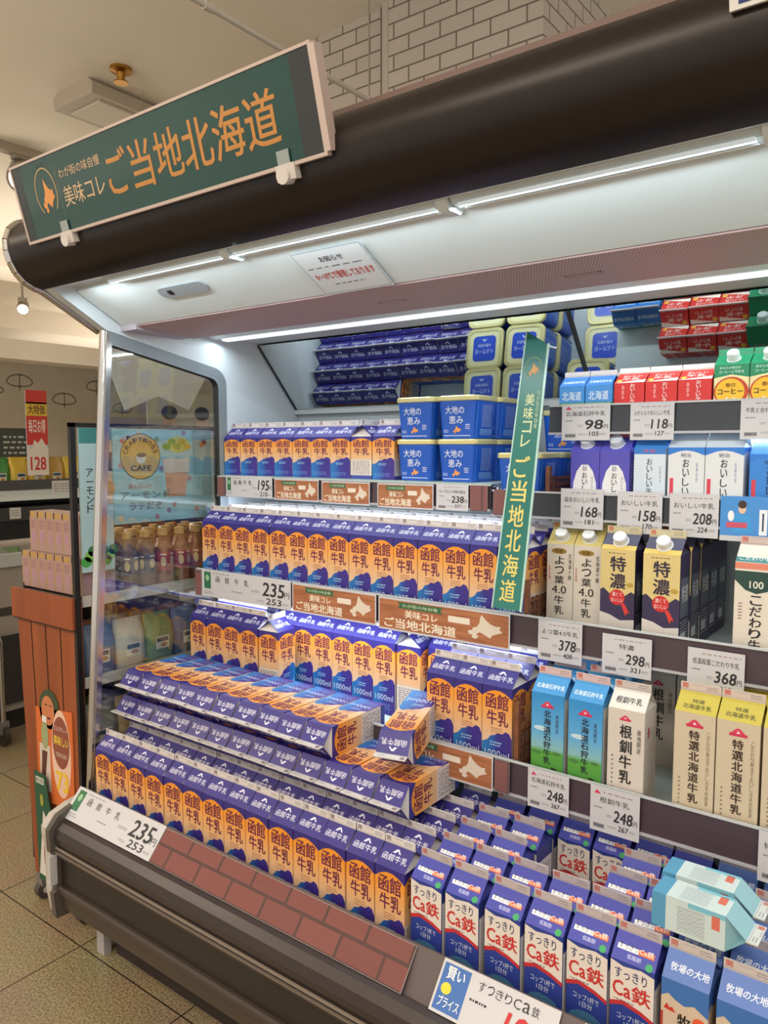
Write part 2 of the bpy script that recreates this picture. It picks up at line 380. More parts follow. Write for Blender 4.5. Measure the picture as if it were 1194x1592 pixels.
# honeycomb air grille
hc = brick_mat('air_honeycomb', (222, 188, 184), (216, 182, 180), (160, 132, 130), .006, .006, .0016, .5, plane='XY')
m = MB(); m.sheet([(1.285, 1.755), (1.33, 1.75), (1.472, 1.742)], -1.80, XR, hc, -.008)
m.box((-1.80, 1.366, 1.7405), (XR, 1.370, 1.7475), (150, 132, 130))
m.box((-1.80, 1.467, 1.735), (XR, 1.477, 1.76), MAUVE)
gr = cpart(m, 'air_grille')
for x in (-1.02, -.58, .0):
    m = MB()
    for d in ((-.035, 1.376, .035, 1.378), (-.035, 1.392, .035, 1.394), (-.035, 1.376, -.032, 1.394), (.032, 1.376, .035, 1.394)):
        m.box((x + d[0], d[1], 1.738), (x + d[2], d[3], 1.7435), (160, 146, 142))
    cpart(m, 'grille_latch', gr)
m = MB(); m.box((XL, 1.28, 1.738), (-1.80, 1.478, 1.762), (176, 168, 176)); cpart(m, 'filler_panel')
# rear duct
m = MB(); m.prism([(1.478, 1.762), (1.55, 1.768), (1.60, 1.752), (1.66, 1.752), (1.70, 1.764), (1.79, 1.757), (1.79, 1.80), (1.478, 1.80)], XL, XR, WHITE); cpart(m, 'rear_duct')
m = MB(); m.prism([(1.612, 1.7515), (1.62, 1.746), (1.64, 1.746), (1.648, 1.7515)], XL + .03, XR - .03, (232, 242, 246, .3, 0, 1.1)); cpart(m, 'led_tube')
# mirrors
MIR = bpy.data.materials.new('mirror'); MIR.use_nodes = True
pm = MIR.node_tree.nodes['Principled BSDF']; pm.inputs['Base Color'].default_value = (.80, .85, .86, 1); pm.inputs['Metallic'].default_value = 1; pm.inputs['Roughness'].default_value = .015
for a, b_ in ((XL + .004, -.793), (-.787, .30), (.306, XR)):
    m = MB(); m.sheet([(1.792, 1.752), (1.972, 1.548)], a, b_, MIR, .006); mo = cpart(m, 'mirror')
    for e_ in (a, b_):
        m = MB(); m.prism([(1.789, 1.750), (1.969, 1.546), (1.972, 1.549), (1.792, 1.753)], e_ - .0022, e_ + .0022, (60, 66, 68)); cpart(m, 'mirror_edge', mo)
# back and side walls
m = MB(); m.box((XL - .02, 1.985, .25), (XR + .02, 2.03, 2.0), (196, 206, 210, .45)); m.box((XL, 1.965, 1.535), (XR, 1.985, 1.549), OFFW); cpart(m, 'back_panel')
m = MB()
m.prism([(1.06, 1.985), (1.06, 1.835), (1.235, 1.737), (1.62, 1.662), (1.655, 1.61), (1.655, .25), (2.02, .25), (2.02, 1.985)], XL - .03, XL, (204, 212, 214, .4))
cpart(m, 'end_wall')
# outer chrome edge of the end wall
m = MB(); pr = prof[::-1][1:] + [(1.12, 1.800), (1.24, 1.737)]
for i in range(len(pr) - 1): m.rod((XL - .045, *pr[i]), (XL - .045, *pr[i + 1]), .010, CHROME, 8)
cpart(m, 'chrome_edge')
# glass end
def arc(cx_, cy_, r, a0, a1, n=7): return [(cx_ + r * math.cos(R(a0 + (a1 - a0) * i / (n - 1))), cy_ + r * math.sin(R(a0 + (a1 - a0) * i / (n - 1)))) for i in range(n)]
outer = [(1.152, .47), (1.236, 1.735)] + arc(1.600, 1.612, .055, 79, 0) + [(1.655, .47)]
innr = [(1.170, .50), (1.250, 1.698)] + arc(1.590, 1.602, .032, 79, 0) + [(1.622, .50)]
FRM = (124, 132, 136, .4)
m = MB(); n_ = len(outer)
for i in range(n_):
    j = (i + 1) % n_; mt = CHROME if i == 0 else FRM
    for x_, fl in ((XL - .024, 1), (XL + .002, 0)):
        q = [(x_, *outer[i]), (x_, *outer[j]), (x_, *innr[j]), (x_, *innr[i])]
        m.face(q[::-1] if fl else q, mt)
    m.face([(XL - .024, *outer[i]), (XL - .024, *outer[j]), (XL + .002, *outer[j]), (XL + .002, *outer[i])], mt)
    m.face([(XL - .024, *innr[i]), (XL + .002, *innr[i]), (XL + .002, *innr[j]), (XL - .024, *innr[j])], (40, 44, 46))
eg = cpart(m, 'end_frame')
m = MB(); m.prism(innr, XL - .012, XL - .008, pane_mat('end_glass', (.93, .96, .95), .12, .10)); cpart(m, 'glass_pane', eg)
m = MB(); m.rod((XL - .012, 1.150, .47), (XL - .012, 1.234, 1.735), .011, CHROME, 12); cpart(m, 'chrome_post', eg)
# deck (floor of the case), lower body
m = MB(); m.box((XL, 1.125, .385), (XR, 1.985, .408), (150, 154, 156)); cpart(m, 'deck')
DK = (52, 44, 42, .36)
m = MB()
m.prism([(1.122, .500), (1.126, .500), (1.126, .40), (1.085, .40), (1.070, .425)], XL, XR, (96, 84, 84, .4)); cpart(m, 'deck_lip')
m = MB()
bp = [(1.085, .425), (1.066, .436), (1.050, .434), (1.036, .420), (1.030, .400), (1.032, .385), (1.040, .374), (1.040, .366), (1.036, .362), (1.036, .345), (1.044, .338), (1.10, .338), (1.10, .40)]
m.prism(bp, XL - .01, XR, DK, smooth=False); bmp = cpart(m, 'bumper')
m = MB(); m.box((XL - .01, 1.0335, .366), (XR, 1.0375, .371), (140, 128, 118, .35)); m.box((XL - .01, 1.031, .356), (XR, 1.036, .359), (120, 108, 98, .35)); cpart(m, 'bumper_line', bmp)
m = MB(); m.box((XL - .01, 1.048, .262), (XR, 1.10, .338), (38, 33, 29, .4)); cpart(m, 'front_panel')
m = MB(); m.prism([(1.040, .262), (1.046, .262), (1.10, .262), (1.10, .19), (1.06, .182), (1.048, .196), (1.044, .235), (1.036, .242), (1.036, .255)], XL - .01, XR, (66, 56, 48, .42)); cpart(m, 'lower_fascia')
m = MB(); m.box((XL, 1.10, .19), (XR, 1.985, .385), (58, 50, 46)); cpart(m, 'body')
m = MB(); m.box((XL + .03, 1.19, .0), (XR, 1.22, .19), (50, 40, 40, .6)); cpart(m, 'kick_plate')
m = MB(); m.box((XL - .025, 1.165, 0), (XL - .012, 1.98, .25), (176, 170, 166, .4)); m.box((XL - .022, 1.162, .0), (XL + .012, 1.185, .19), (170, 166, 168, .4)); cpart(m, 'leg_panel')
m = MB()
m.prism([(1.14, .47), (1.09, .462), (1.045, .448), (1.022, .42), (1.022, .40), (1.030, .36), (1.030, .24), (1.04, .18), (1.10, .17), (1.16, .2)], XL - .04, XL - .012, (186, 180, 172, .3))
m.prism([(1.12, .475), (1.045, .452), (1.018, .42), (1.020, .36), (1.030, .355), (1.034, .25), (1.024, .245), (1.03, .175), (1.10, .17)], XL - .012, XL + .006, (84, 78, 74, .3))
m.box((XL - .004, 1.016, .27), (XL + .008, 1.036, .35), (190, 188, 190, .25))
cpart(m, 'end_cap')

# shelves
GL = (150, 190, 186, .2)
RAIL = (70, 56, 64, .35); RAILD = (48, 52, 60, .35)
def shelf(x0, x1, z, yf, zr, h, col, yb=1.965, thick=.010, clear=True):
    m = MB(); m.box((x0, yf + .012, z - thick), (x1, yb, z - .0005), (196, 208, 208, .3)); m.box((x0, yf + .008, z - .007), (x1, yf + .014, z - .001), (90, 160, 152, .15)); s = cpart(m, 'shelf')
    m = MB(); m.prism([(yf, zr), (yf + .003, zr + h), (yf + .008, zr + h), (yf + .012, z - thick), (yf + .03, z - thick), (yf + .03, z - thick - .01), (yf + .008, zr)], x0, x1, col)
    m.box((x0, yf - .004, zr - .003), (x1, yf + .004, zr + .002), (176, 176, 182, .25)); m.box((x0, yf - .001, zr + h - .003), (x1, yf + .005, zr + h + .001), (190, 196, 200, .2))
    cpart(m, 'price_rail', s)
    m = MB(); m.prism([(yf + .05, z - thick - .001), (yf + .055, z - thick - .008), (yf + .07, z - thick - .008), (yf + .075, z - thick - .001)], x0 + .02, x1 - .02, (236, 244, 248, .3, 0, 1.2)); cpart(m, 'led_tube', s)
    for xb in (x0 + .012, x1 - .012):
        m = MB(); m.prism([(yf + .10, z - thick), (yb, z - thick), (yb, z - thick - .05)], xb - .002, xb + .002, OFFW); cpart(m, 'bracket', s)
    return s
shelf(XL + .003, -.897, 1.335, 1.612, 1.272, .060, RAIL)
shelf(-.893, XR - .003, 1.302, 1.612, 1.262, .058, RAILD)
shelf(XL + .003, XR - .003, 1.0, 1.522, .982, .070, RAIL)
shelf(XL + .003, XR - .003, .712, 1.418, .690, .072, RAIL)
shelf(-.755, XR - .003, 1.508, 1.622, 1.452, .062, RAILD, yb=1.93)

# ------------------------------------------------------------------ cartons
PUR = (50, 42, 124, .42); NAVY = (34, 38, 96, .45); MAR = (104, 30, 72); CREAM = (232, 196, 150)
FINW = (214, 208, 206, .5)
def hako_mat(H):
    return ramp_mat('orange_print', [(0, (214, 190, 170)), (.42, (218, 182, 150)), (.60, (224, 170, 112)), (.82, (232, 152, 54)), (1, (232, 146, 36))], 'Z', .0, H)
MTN = ramp_mat('mountain_print', [(0, (28, 116, 182)), (.33, (34, 92, 170)), (.58, (50, 44, 136)), (1, (58, 40, 132))], 'X', -.036, .03)
def art_hako(m, F, W_, H, side=False):
    k = H / .195; OR = HM[H]
    arch = [(0, H - .024 * k), (.2 * W_, H - .014 * k), (.4 * W_, H - .009 * k), (.6 * W_, H - .009 * k), (.8 * W_, H - .014 * k), (W_, H - .024 * k)]
    m.poly(F, [(0, 0), (W_, 0)] + arch[::-1], OR, 1)
    ty = H - .016 * k
    m.text(F, '函館', .12 * W_, ty - .034 * k, .88 * W_, ty, MAR, 3, .030)
    m.text(F, '牛乳', .16 * W_, ty - .070 * k, .88 * W_, ty - .037 * k, MAR, 3, .030)
    if not side:
        m.fine(F, .3 * W_, ty - .089 * k, .72 * W_, ty - .074 * k, 3, (160, 100, 70), 3)
        m.poly(F, [(0, 0), (W_, 0), (W_, .084 * k), (.92 * W_, .096 * k), (.80 * W_, .099 * k), (.68 * W_, .092 * k), (.55 * W_, .093 * k), (.42 * W_, .087 * k), (.3 * W_, .085 * k), (.18 * W_, .074 * k), (.0 * W_, .068 * k)], MTN, 2)
        m.fine(F, .28 * W_, .062 * k, .68 * W_, .074 * k, 2, (150, 190, 226), 3, .5)
        if H > .15: m.text(F, '1000ml', .10 * W_, .038, .92 * W_, .054, (190, 206, 232), 3, .0)
        m.fine(F, .1 * W_, .012 * k, .9 * W_, .03 * k, 3, (110, 150, 200), 3)
    else:
        m.rect(F, 0, 0, W_, .088 * k, (214, 206, 198), 2)
        m.fine(F, .08 * W_, .02 * k, .92 * W_, .084 * k, 11, (110, 96, 120), 3, .4, .95)
        m.rect(F, .0, 0, W_, .016 * k, (60, 70, 150), 3)
def logo_mtn(m, F, x, y, s, mat, l=3):
    m.poly(F, [(x - s, y), (x - s * .1, y + s * 1.0), (x + s * .1, y + s), (x + s, y), (x + s * .6, y), (x + s * .12, y + s * .5), (x - s * .35, y)], mat, l)
def gab_hako(m, F, W_, G):
    m.text(F, '函館牛乳', .10 * W_, .30 * G, .92 * W_, .60 * G, (226, 226, 240), 2, .006)
    logo_mtn(m, F, .5 * W_, .66 * G, .010, (216, 218, 238)); m.fine(F, .2 * W_, .82 * G, .40 * W_, .9 * G, 1, (200, 200, 230), 2)
HM = {.195: hako_mat(.195), .115: hako_mat(.115)}

CA_W = (222, 214, 208)
def art_ca(m, F, W_, H, side=False):
    if side:
        m.rect(F, .04 * W_, .01, .96 * W_, .165, (226, 224, 226), 1); m.fine(F, .12 * W_, .03, .88 * W_, .155, 20, (150, 150, 165), 2, .35, .95); return
    m.poly(F, [(0, .122), (.3 * W_, .129), (.7 * W_, .123), (W_, .115), (W_, .186), (.7 * W_, .191), (.3 * W_, .187), (0, .193)], CA_W, 1)
    m.poly(F, [(0, .115), (.3 * W_, .123), (.7 * W_, .117), (W_, .108), (W_, .115), (.7 * W_, .124), (.3 * W_, .130), (0, .123)], (190, 44, 48), 2)
    m.text(F, 'すっきり', .10 * W_, .166, .84 * W_, .184, NAVY, 3, .012)
    m.text(F, 'Ca', .06 * W_, .136, .48 * W_, .162, (196, 46, 44), 3, .03); m.text(F, '鉄', .50 * W_, .134, .93 * W_, .162, (196, 46, 44), 3, .03)
    m.fine(F, .1 * W_, .127, .6 * W_, .132, 1, (120, 90, 110), 3)
    m.text(F, 'コップ1杯で', .18 * W_, .098, .82 * W_, .109, (200, 208, 230), 3, .0); m.text(F, '1日分', .34 * W_, .086, .66 * W_, .096, (200, 208, 230), 3, .01)
    m.disc(F, .5 * W_, .062, .030, .018, (60, 110, 150), 2)
    for x, c in ((.28, (180, 56, 50)), (.5, (190, 70, 56)), (.74, (50, 120, 70))): m.disc(F, x * W_, .056, .007, .006, c, 3, 10)
    m.rect(F, 0, 0, W_, .035, (40, 60, 130), 1)
def gab_ca(m, F, W_, G):
    m.text(F, '雪印メグミルク', .34 * W_, .76 * G, .88 * W_, .88 * G, (200, 208, 244), 2, .01)
    for a in (0, 60, 120): 
        c, s_ = math.cos(R(a)), math.sin(R(a)); r = .0055
        m.poly(F, [(.2 * W_ - c * r - s_ * .001, .80 * G - s_ * r + c * .001), (.2 * W_ - c * r + s_ * .001, .80 * G - s_ * r - c * .001), (.2 * W_ + c * r + s_ * .001, .80 * G + s_ * r - c * .001), (.2 * W_ + c * r - s_ * .001, .80 * G + s_ * r + c * .001)], (214, 222, 250), 2)
    m.rect(F, .08 * W_, .38 * G, .56 * W_, .66 * G, (236, 236, 236), 2); m.rect(F, .56 * W_, .38 * G, .92 * W_, .66 * G, (226, 108, 62), 2)
    m.text(F, 'すっきり', .11 * W_, .42 * G, .54 * W_, .62 * G, (30, 36, 70), 3, .0); m.text(F, 'Ca鉄', .58 * W_, .42 * G, .90 * W_, .62 * G, (250, 240, 226), 3, .006)
    m.text(F, '低脂肪', .34 * W_, .14 * G, .66 * W_, .30 * G, (206, 210, 246), 2, .01)
    m.disc(F, .86 * W_, .10 * G, .006, .006, (60, 160, 100), 3, 12)

def art_bok(m, F, W_, H, side=False):
    m.rect(F, 0, 0, W_, .172, (206, 186, 166), 1)
    m.poly(F, [(0, .165), (.15 * W_, .172), (.3 * W_, .165), (.5 * W_, .160), (.7 * W_, .166), (W_, .154), (W_, .16), (W_, H), (0, H)], (60, 110, 180), 2)
    if side: m.fine(F, .12 * W_, .03, .88 * W_, .15, 18, (130, 120, 120), 2, .35, .95); return
    m.vtext(F, '牧場の大地', .50 * W_, .148, .020, .027, (30, 26, 30), 3, .03)
    m.disc(F, .82 * W_, .140, .010, .010, (226, 92, 52), 3); m.poly(F, [(.06 * W_, .146), (.13 * W_, .156), (.18 * W_, .149), (.24 * W_, .152), (.32 * W_, .144)], (196, 50, 40), 3)
    m.rect(F, .0 * W_, 0, .05 * W_, .14, (180, 60, 50), 3)
def gab_bok(m, F, W_, G):
    m.text(F, '牧場の大地', .12 * W_, .30 * G, .94 * W_, .58 * G, (226, 232, 246), 2, .025, skew=.1)
    m.poly(F, [(.4 * W_, .70 * G), (.5 * W_, .86 * G), (.56 * W_, .76 * G), (.64 * W_, .82 * G), (.70 * W_, .70 * G)], (214, 70, 60), 2)

SKY = ramp_mat('sky_and_meadow_print', [(0, (50, 116, 44)), (.42, (84, 156, 60)), (.47, (130, 180, 186)), (.65, (90, 165, 215)), (1, (50, 140, 205))], 'Z', 0, .195)
def red_logo(m, F, x, y, w, l=3):
    m.rect(F, x - w, y, x + w, y + w * .34, (200, 44, 84), l)
    m.poly(F, [(x - w * .8, y + w * .34), (x - w * .3, y + w * .85), (x, y + w), (x + w * .3, y + w * .85), (x + w * .8, y + w * .34)], (206, 60, 96), l)
    m.poly(F, [(x - w * .22, y + w * .34), (x, y + w * .66), (x + w * .22, y + w * .34)], (240, 220, 226), l + 1)
def art_ishi(m, F, W_, H, side=False):
    if H < .1:
        m.rect(F, 0, 0, W_, H * .25, (70, 140, 90), 1); m.text(F, '北海道', .12 * W_, H * .35, .88 * W_, H * .75, (226, 232, 238), 3, .02); return
    if side:
        m.rect(F, .05 * W_, .005, .95 * W_, H - .01, (216, 214, 206), 1); m.fine(F, .12 * W_, .03, .88 * W_, H - .03, int(H * 110), (150, 146, 150), 2, .35, .95); return
    m.rect(F, 0, 0, W_, H, SKY, 1)
    if H > .15:
        for x, y, s_ in ((.18, .078, .007), (.8, .082, .006)): m.disc(F, x * W_, y, s_ * 1.6, s_ * .6, (70, 120, 60), 2, 10)
        m.disc(F, .3 * W_, .13, .016, .005, (190, 215, 230), 2, 12)
        red_logo(m, F, .5 * W_, H - .030, .014)
        m.vtext(F, '北海道石狩牛乳', .50 * W_, H - .034, .0160, .0164, (26, 28, 40), 4, .03)
        m.vtext(F, '産地限定', .80 * W_, H - .040, .007, .010, (60, 30, 70), 3, .0)
        m.poly(F, [(.62 * W_, .040), (.78 * W_, .040), (.80 * W_, .050), (.64 * W_, .052)], (30, 34, 36), 3)
    else:
        m.text(F, '北海道', .1 * W_, H * .45, .9 * W_, H * .75, (236, 240, 244), 3, .02)
def gab_ishi(m, F, W_, G):
    m.text(F, '北海道石狩牛乳', .08 * W_, .25 * G, .94 * W_, .50 * G, (222, 236, 244), 2, .02); m.text(F, '産地限定', .26 * W_, .6 * G, .72 * W_, .78 * G, (214, 230, 240), 2, .0)

def art_cyan(m, F, W_, H, side=False):
    m.rect(F, .0, .022, W_, H, (196, 212, 214), 1); m.rect(F, 0, H * .5, W_ * .14, H, (120, 186, 206), 2); m.fine(F, .18 * W_, .04, .92 * W_, H - .03, 26, (150, 156, 160), 2, .4, .95); m.rect(F, .1 * W_, H - .02, .5 * W_, H - .008, (206, 110, 90), 2)
def art_kon(m, F, W_, H, side=False):
    if side: m.fine(F, .12 * W_, .03, .88 * W_, .165, 20, (170, 168, 168), 2, .35, .95); m.rect(F, .3 * W_, .15, .4 * W_, .17, (190, 40, 60), 2); return
    red_logo(m, F, .48 * W_, H - .022, .011)
    m.vtext(F, '根釧牛乳', .50 * W_, H - .028, .024, .030, (30, 30, 32), 3, .035)
    m.vtext(F, '産地限定', .86 * W_, H - .034, .008, .012, (70, 70, 72), 3, .01)
    for i in range(9): m.disc(F, .14 * W_, .11 - i * .009, .002, .002, (110, 110, 112), 3, 6)
def gab_kon(m, F, W_, G):
    m.text(F, '根釧牛乳', .14 * W_, .28 * G, .86 * W_, .62 * G, (40, 40, 42), 2, .03); m.fine(F, .35 * W_, .74 * G, .65 * W_, .82 * G, 1, (90, 90, 92), 2)

def art_tok(m, F, W_, H, side=False):
    if side: m.fine(F, .12 * W_, .03, .88 * W_, .165, 20, (150, 140, 120), 2, .35, .95); return
    red_logo(m, F, .5 * W_, H - .026, .015)
    m.vtext(F, '特選北海道牛乳', .50 * W_, H - .031, .0185, .0198, (52, 30, 26), 3, .035)
    m.vtext(F, 'こだわり製法でおいしさそのまま', .84 * W_, H - .030, .0058, .0092, (120, 100, 80), 3, .0)
    for i in range(11): m.disc(F, .16 * W_, .10 - i * .008, .0018, .0018, (130, 112, 96), 3, 6)
def gab_tok(m, F, W_, G):
    m.rect(F, 0, 0, W_, G * .98, (184, 168, 62), 1)
    m.text(F, '北海道牛乳', .16 * W_, .18 * G, .86 * W_, .40 * G, (60, 70, 30), 2, .02); m.text(F, '特選', .36 * W_, .46 * G, .66 * W_, .64 * G, (50, 60, 30), 2, .02); m.disc(F, .5 * W_, .76 * G, .006, .003, (200, 90, 40), 2, 10)

def art_yot(m, F, W_, H, side=False):
    if side: m.fine(F, .12 * W_, .03, .88 * W_, .165, 20, (150, 150, 150), 2, .35, .95); return
    m.disc(F, .46 * W_, H - .016, .018, .0065, (150, 120, 46), 2); m.text(F, '特選', .32 * W_, H - .020, .60 * W_, H - .012, (60, 46, 20), 3, .01)
    for i, t in enumerate('よつ葉'): m.text(F, t, .30 * W_, H - .046 - i * .022, .66 * W_, H - .028 - i * .022, (36, 34, 36), 3, .02)
    m.text(F, '4.0', .20 * W_, H - .112, .76 * W_, H - .094, (36, 34, 36), 3, .01)
    for i, t in enumerate('牛乳'): m.text(F, t, .30 * W_, H - .136 - i * .023, .66 * W_, H - .117 - i * .023, (36, 34, 36), 3, .02)
    m.vtext(F, '北海道十勝', .88 * W_, H - .020, .008, .012, (70, 66, 60), 3, .01); m.vtext(F, '生乳使用', .10 * W_, H - .05, .005, .008, (190, 70, 80), 3, .0)
def gab_yot(m, F, W_, G): m.rect(F, 0, 0, W_, .94 * G, (206, 190, 120), 1)

def art_tno(m, F, W_, H, side=False):
    if side:
        m.rect(F, .1 * W_, .08, .9 * W_, .16, (90, 96, 110), 1); m.text(F, '特濃', .2 * W_, .11, .8 * W_, .145, (200, 200, 204), 2, .02)
        m.fine(F, .12 * W_, .02, .88 * W_, .075, 9, (176, 178, 186), 2, .35, .95); m.rect(F, .15 * W_, .030, .6 * W_, .05, (190, 196, 204), 3); return
    m.poly(F, [(0, .122), (.10 * W_, .126), (.5 * W_, .100), (.9 * W_, .122), (W_, .118), (W_, H), (0, H)], (208, 188, 126), 1)
    m.poly(F, [(0, 0), (W_, 0), (W_, .064), (.6 * W_, .060), (.3 * W_, .070), (0, .075)], (206, 200, 194), 2)
    for i, t in enumerate('特濃'): m.text(F, t, .28 * W_, H - .046 - i * .036, .74 * W_, H - .014 - i * .036, (44, 32, 60), 3, .04)
    m.disc(F, .50 * W_, .108, .0165, .0165, (196, 42, 46), 3, 22); m.poly(F, [(.60 * W_, .098), (.72 * W_, .096), (.88 * W_, .076), (.80 * W_, .078), (.76 * W_, .070)], (206, 56, 50), 3)
    m.text(F, '濃くて', .35 * W_, .110, .65 * W_, .119, (240, 224, 220), 4, .01); m.text(F, 'おいしい', .33 * W_, .098, .67 * W_, .107, (240, 224, 220), 4, .01)
    m.fine(F, .22 * W_, H - .010, .78 * W_, H - .005, 1, (130, 110, 70), 3); m.disc(F, .86 * W_, .136, .008, .005, (180, 150, 66), 3, 8)
def gab_tno(m, F, W_, G): m.rect(F, 0, 0, W_, .9 * G, (206, 176, 90), 1)

def art_kod(m, F, W_, H, side=False):
    m.rect(F, 0, H - .012, W_, H, (214, 130, 108), 1)
    m.poly(F, [(0, H - .034), (.25 * W_, H - .052), (.5 * W_, H - .058), (.75 * W_, H - .052), (W_, H - .034), (W_, H - .016), (0, H - .016)], (36, 66, 62), 1)
    if side: m.fine(F, .12 * W_, .03, .88 * W_, .125, 16, (150, 148, 140), 2, .35, .95); return
    m.text(F, '100', .34 * W_, H - .048, .66 * W_, H - .034, (224, 226, 214), 2, .02)
    m.vtext(F, 'こだわり牛乳', .50 * W_, H - .060, .021, .0210, (36, 34, 36), 3, .03)
    m.vtext(F, '低温殺菌', .86 * W_, H - .058, .010, .014, (60, 58, 56), 3, .01); m.fine(F, .10 * W_, H - .11, .2 * W_, H - .075, 6, (150, 90, 110), 3)
def gab_kod(m, F, W_, G):
    m.rect(F, 0, .02 * G, W_, .42 * G, (60, 120, 120), 1); m.text(F, 'こだわり牛乳', .08 * W_, .12 * G, .92 * W_, .34 * G, (220, 226, 220), 2, .01)

def art_mor(m, F, W_, H, side=False):
    if side: m.fine(F, .12 * W_, .02, .88 * W_, .09, 12, (190, 190, 220), 2, .35, .95); return
    m.poly(F, [(.08 * W_, 0), (.92 * W_, 0), (.90 * W_, .040), (.78 * W_, .066), (.62 * W_, .080), (.38 * W_, .080), (.22 * W_, .066), (.10 * W_, .040)], (228, 228, 232), 1)
    m.text(F, '森永', .42 * W_, .066, .58 * W_, .078, NAVY, 2, .01); m.vtext(F, 'おいしい', .50 * W_, .064, .012, .0145, (30, 30, 44), 2, .02); m.vtext(F, '搾りたて', .76 * W_, .055, .005, .008, (110, 110, 140), 2, .0)
def art_oi(m, F, W_, H, side=False):
    if side: m.fine(F, .12 * W_, .02, .88 * W_, .09, 12, (180, 190, 205), 2, .35, .95); return
    m.rect(F, 0, H - .012, W_, H, (50, 120, 200), 1); m.vtext(F, 'おいしい牛乳', .5 * W_, .096, .012, .0155, (30, 34, 50), 2, .01); m.text(F, '牛乳', .3 * W_, H - .009, .7 * W_, H - .002, (210, 70, 70), 2, .01)
    m.vtext(F, 'なめらか', .84 * W_, .08, .004, .009, (120, 140, 170), 2, .0)
def art_mei(m, F, W_, H, side=False):
    m.poly(F, [(0, H - .016), (.3 * W_, H - .008), (.5 * W_, H - .006), (.7 * W_, H - .008), (W_, H - .016), (W_, H), (0, H)], (44, 120, 206), 1)
    if side: m.fine(F, .12 * W_, .02, .88 * W_, .085, 10, (180, 190, 205), 2, .35, .95); return
    m.text(F, '明治', .36 * W_, H - .020, .64 * W_, H - .012, (40, 50, 80), 2, .0); m.vtext(F, 'おいしい', .50 * W_, H - .022, .013, .0195, (30, 34, 50), 2, .02)
    m.rect(F, .06 * W_, .02, .16 * W_, .055, (206, 60, 80), 2); m.vtext(F, 'なめらか', .80 * W_, H - .03, .004, .010, (80, 110, 170), 2, .0)
def art_red(m, F, W_, H, side=False):
    m.vtext(F, 'おいしい牛乳', .62 * W_, H - .002, .010, H * .16, (246, 220, 214), 2, .02); m.vtext(F, 'あまみ', .3 * W_, H - .005, .006, H * .2, (246, 190, 180), 2, .0)
def gab_red(m, F, W_, G):
    for i, t in enumerate(('おいしい', '牛乳')): m.text(F, t, .2 * W_, (.56 - i * .3) * G, .8 * W_, (.80 - i * .3) * G, (250, 226, 216), 2, .02)
    m.poly(F, [(0, 0), (W_, 0), (W_, .3 * G)], (240, 226, 214), 1); m.disc(F, .14 * W_, .2 * G, .006, .005, (230, 180, 60), 2, 10)
def art_cof(m, F, W_, H, side=False):
    m.poly(F, [(0, 0), (W_, 0), (W_, H * .66), (.5 * W_, H * .74), (0, H * .66)], (226, 206, 150), 1)
    m.disc(F, .5 * W_, H * .30, .50 * W_, H * .38, (190, 60, 30), 2, 26); m.disc(F, .47 * W_, H * .30, .42 * W_, H * .34, (232, 176, 40), 3, 26)
    m.text(F, '雪印', .34 * W_, H * .42, .62 * W_, H * .52, (120, 50, 20), 4, .02); m.text(F, 'コーヒー', .12 * W_, H * .24, .84 * W_, H * .38, (70, 34, 30), 4, .05); m.text(F, 'もと', .34 * W_, H * .06, .66 * W_, H * .17, (246, 236, 226), 4, .02)
    m.text(F, 'あなたの毎日の', .16 * W_, H * .88, .76 * W_, H * .95, (214, 236, 222), 2, .0); m.text(F, 'コーヒーに牛乳を', .14 * W_, H * .77, .86 * W_, H * .85, (214, 236, 222), 2, .0)

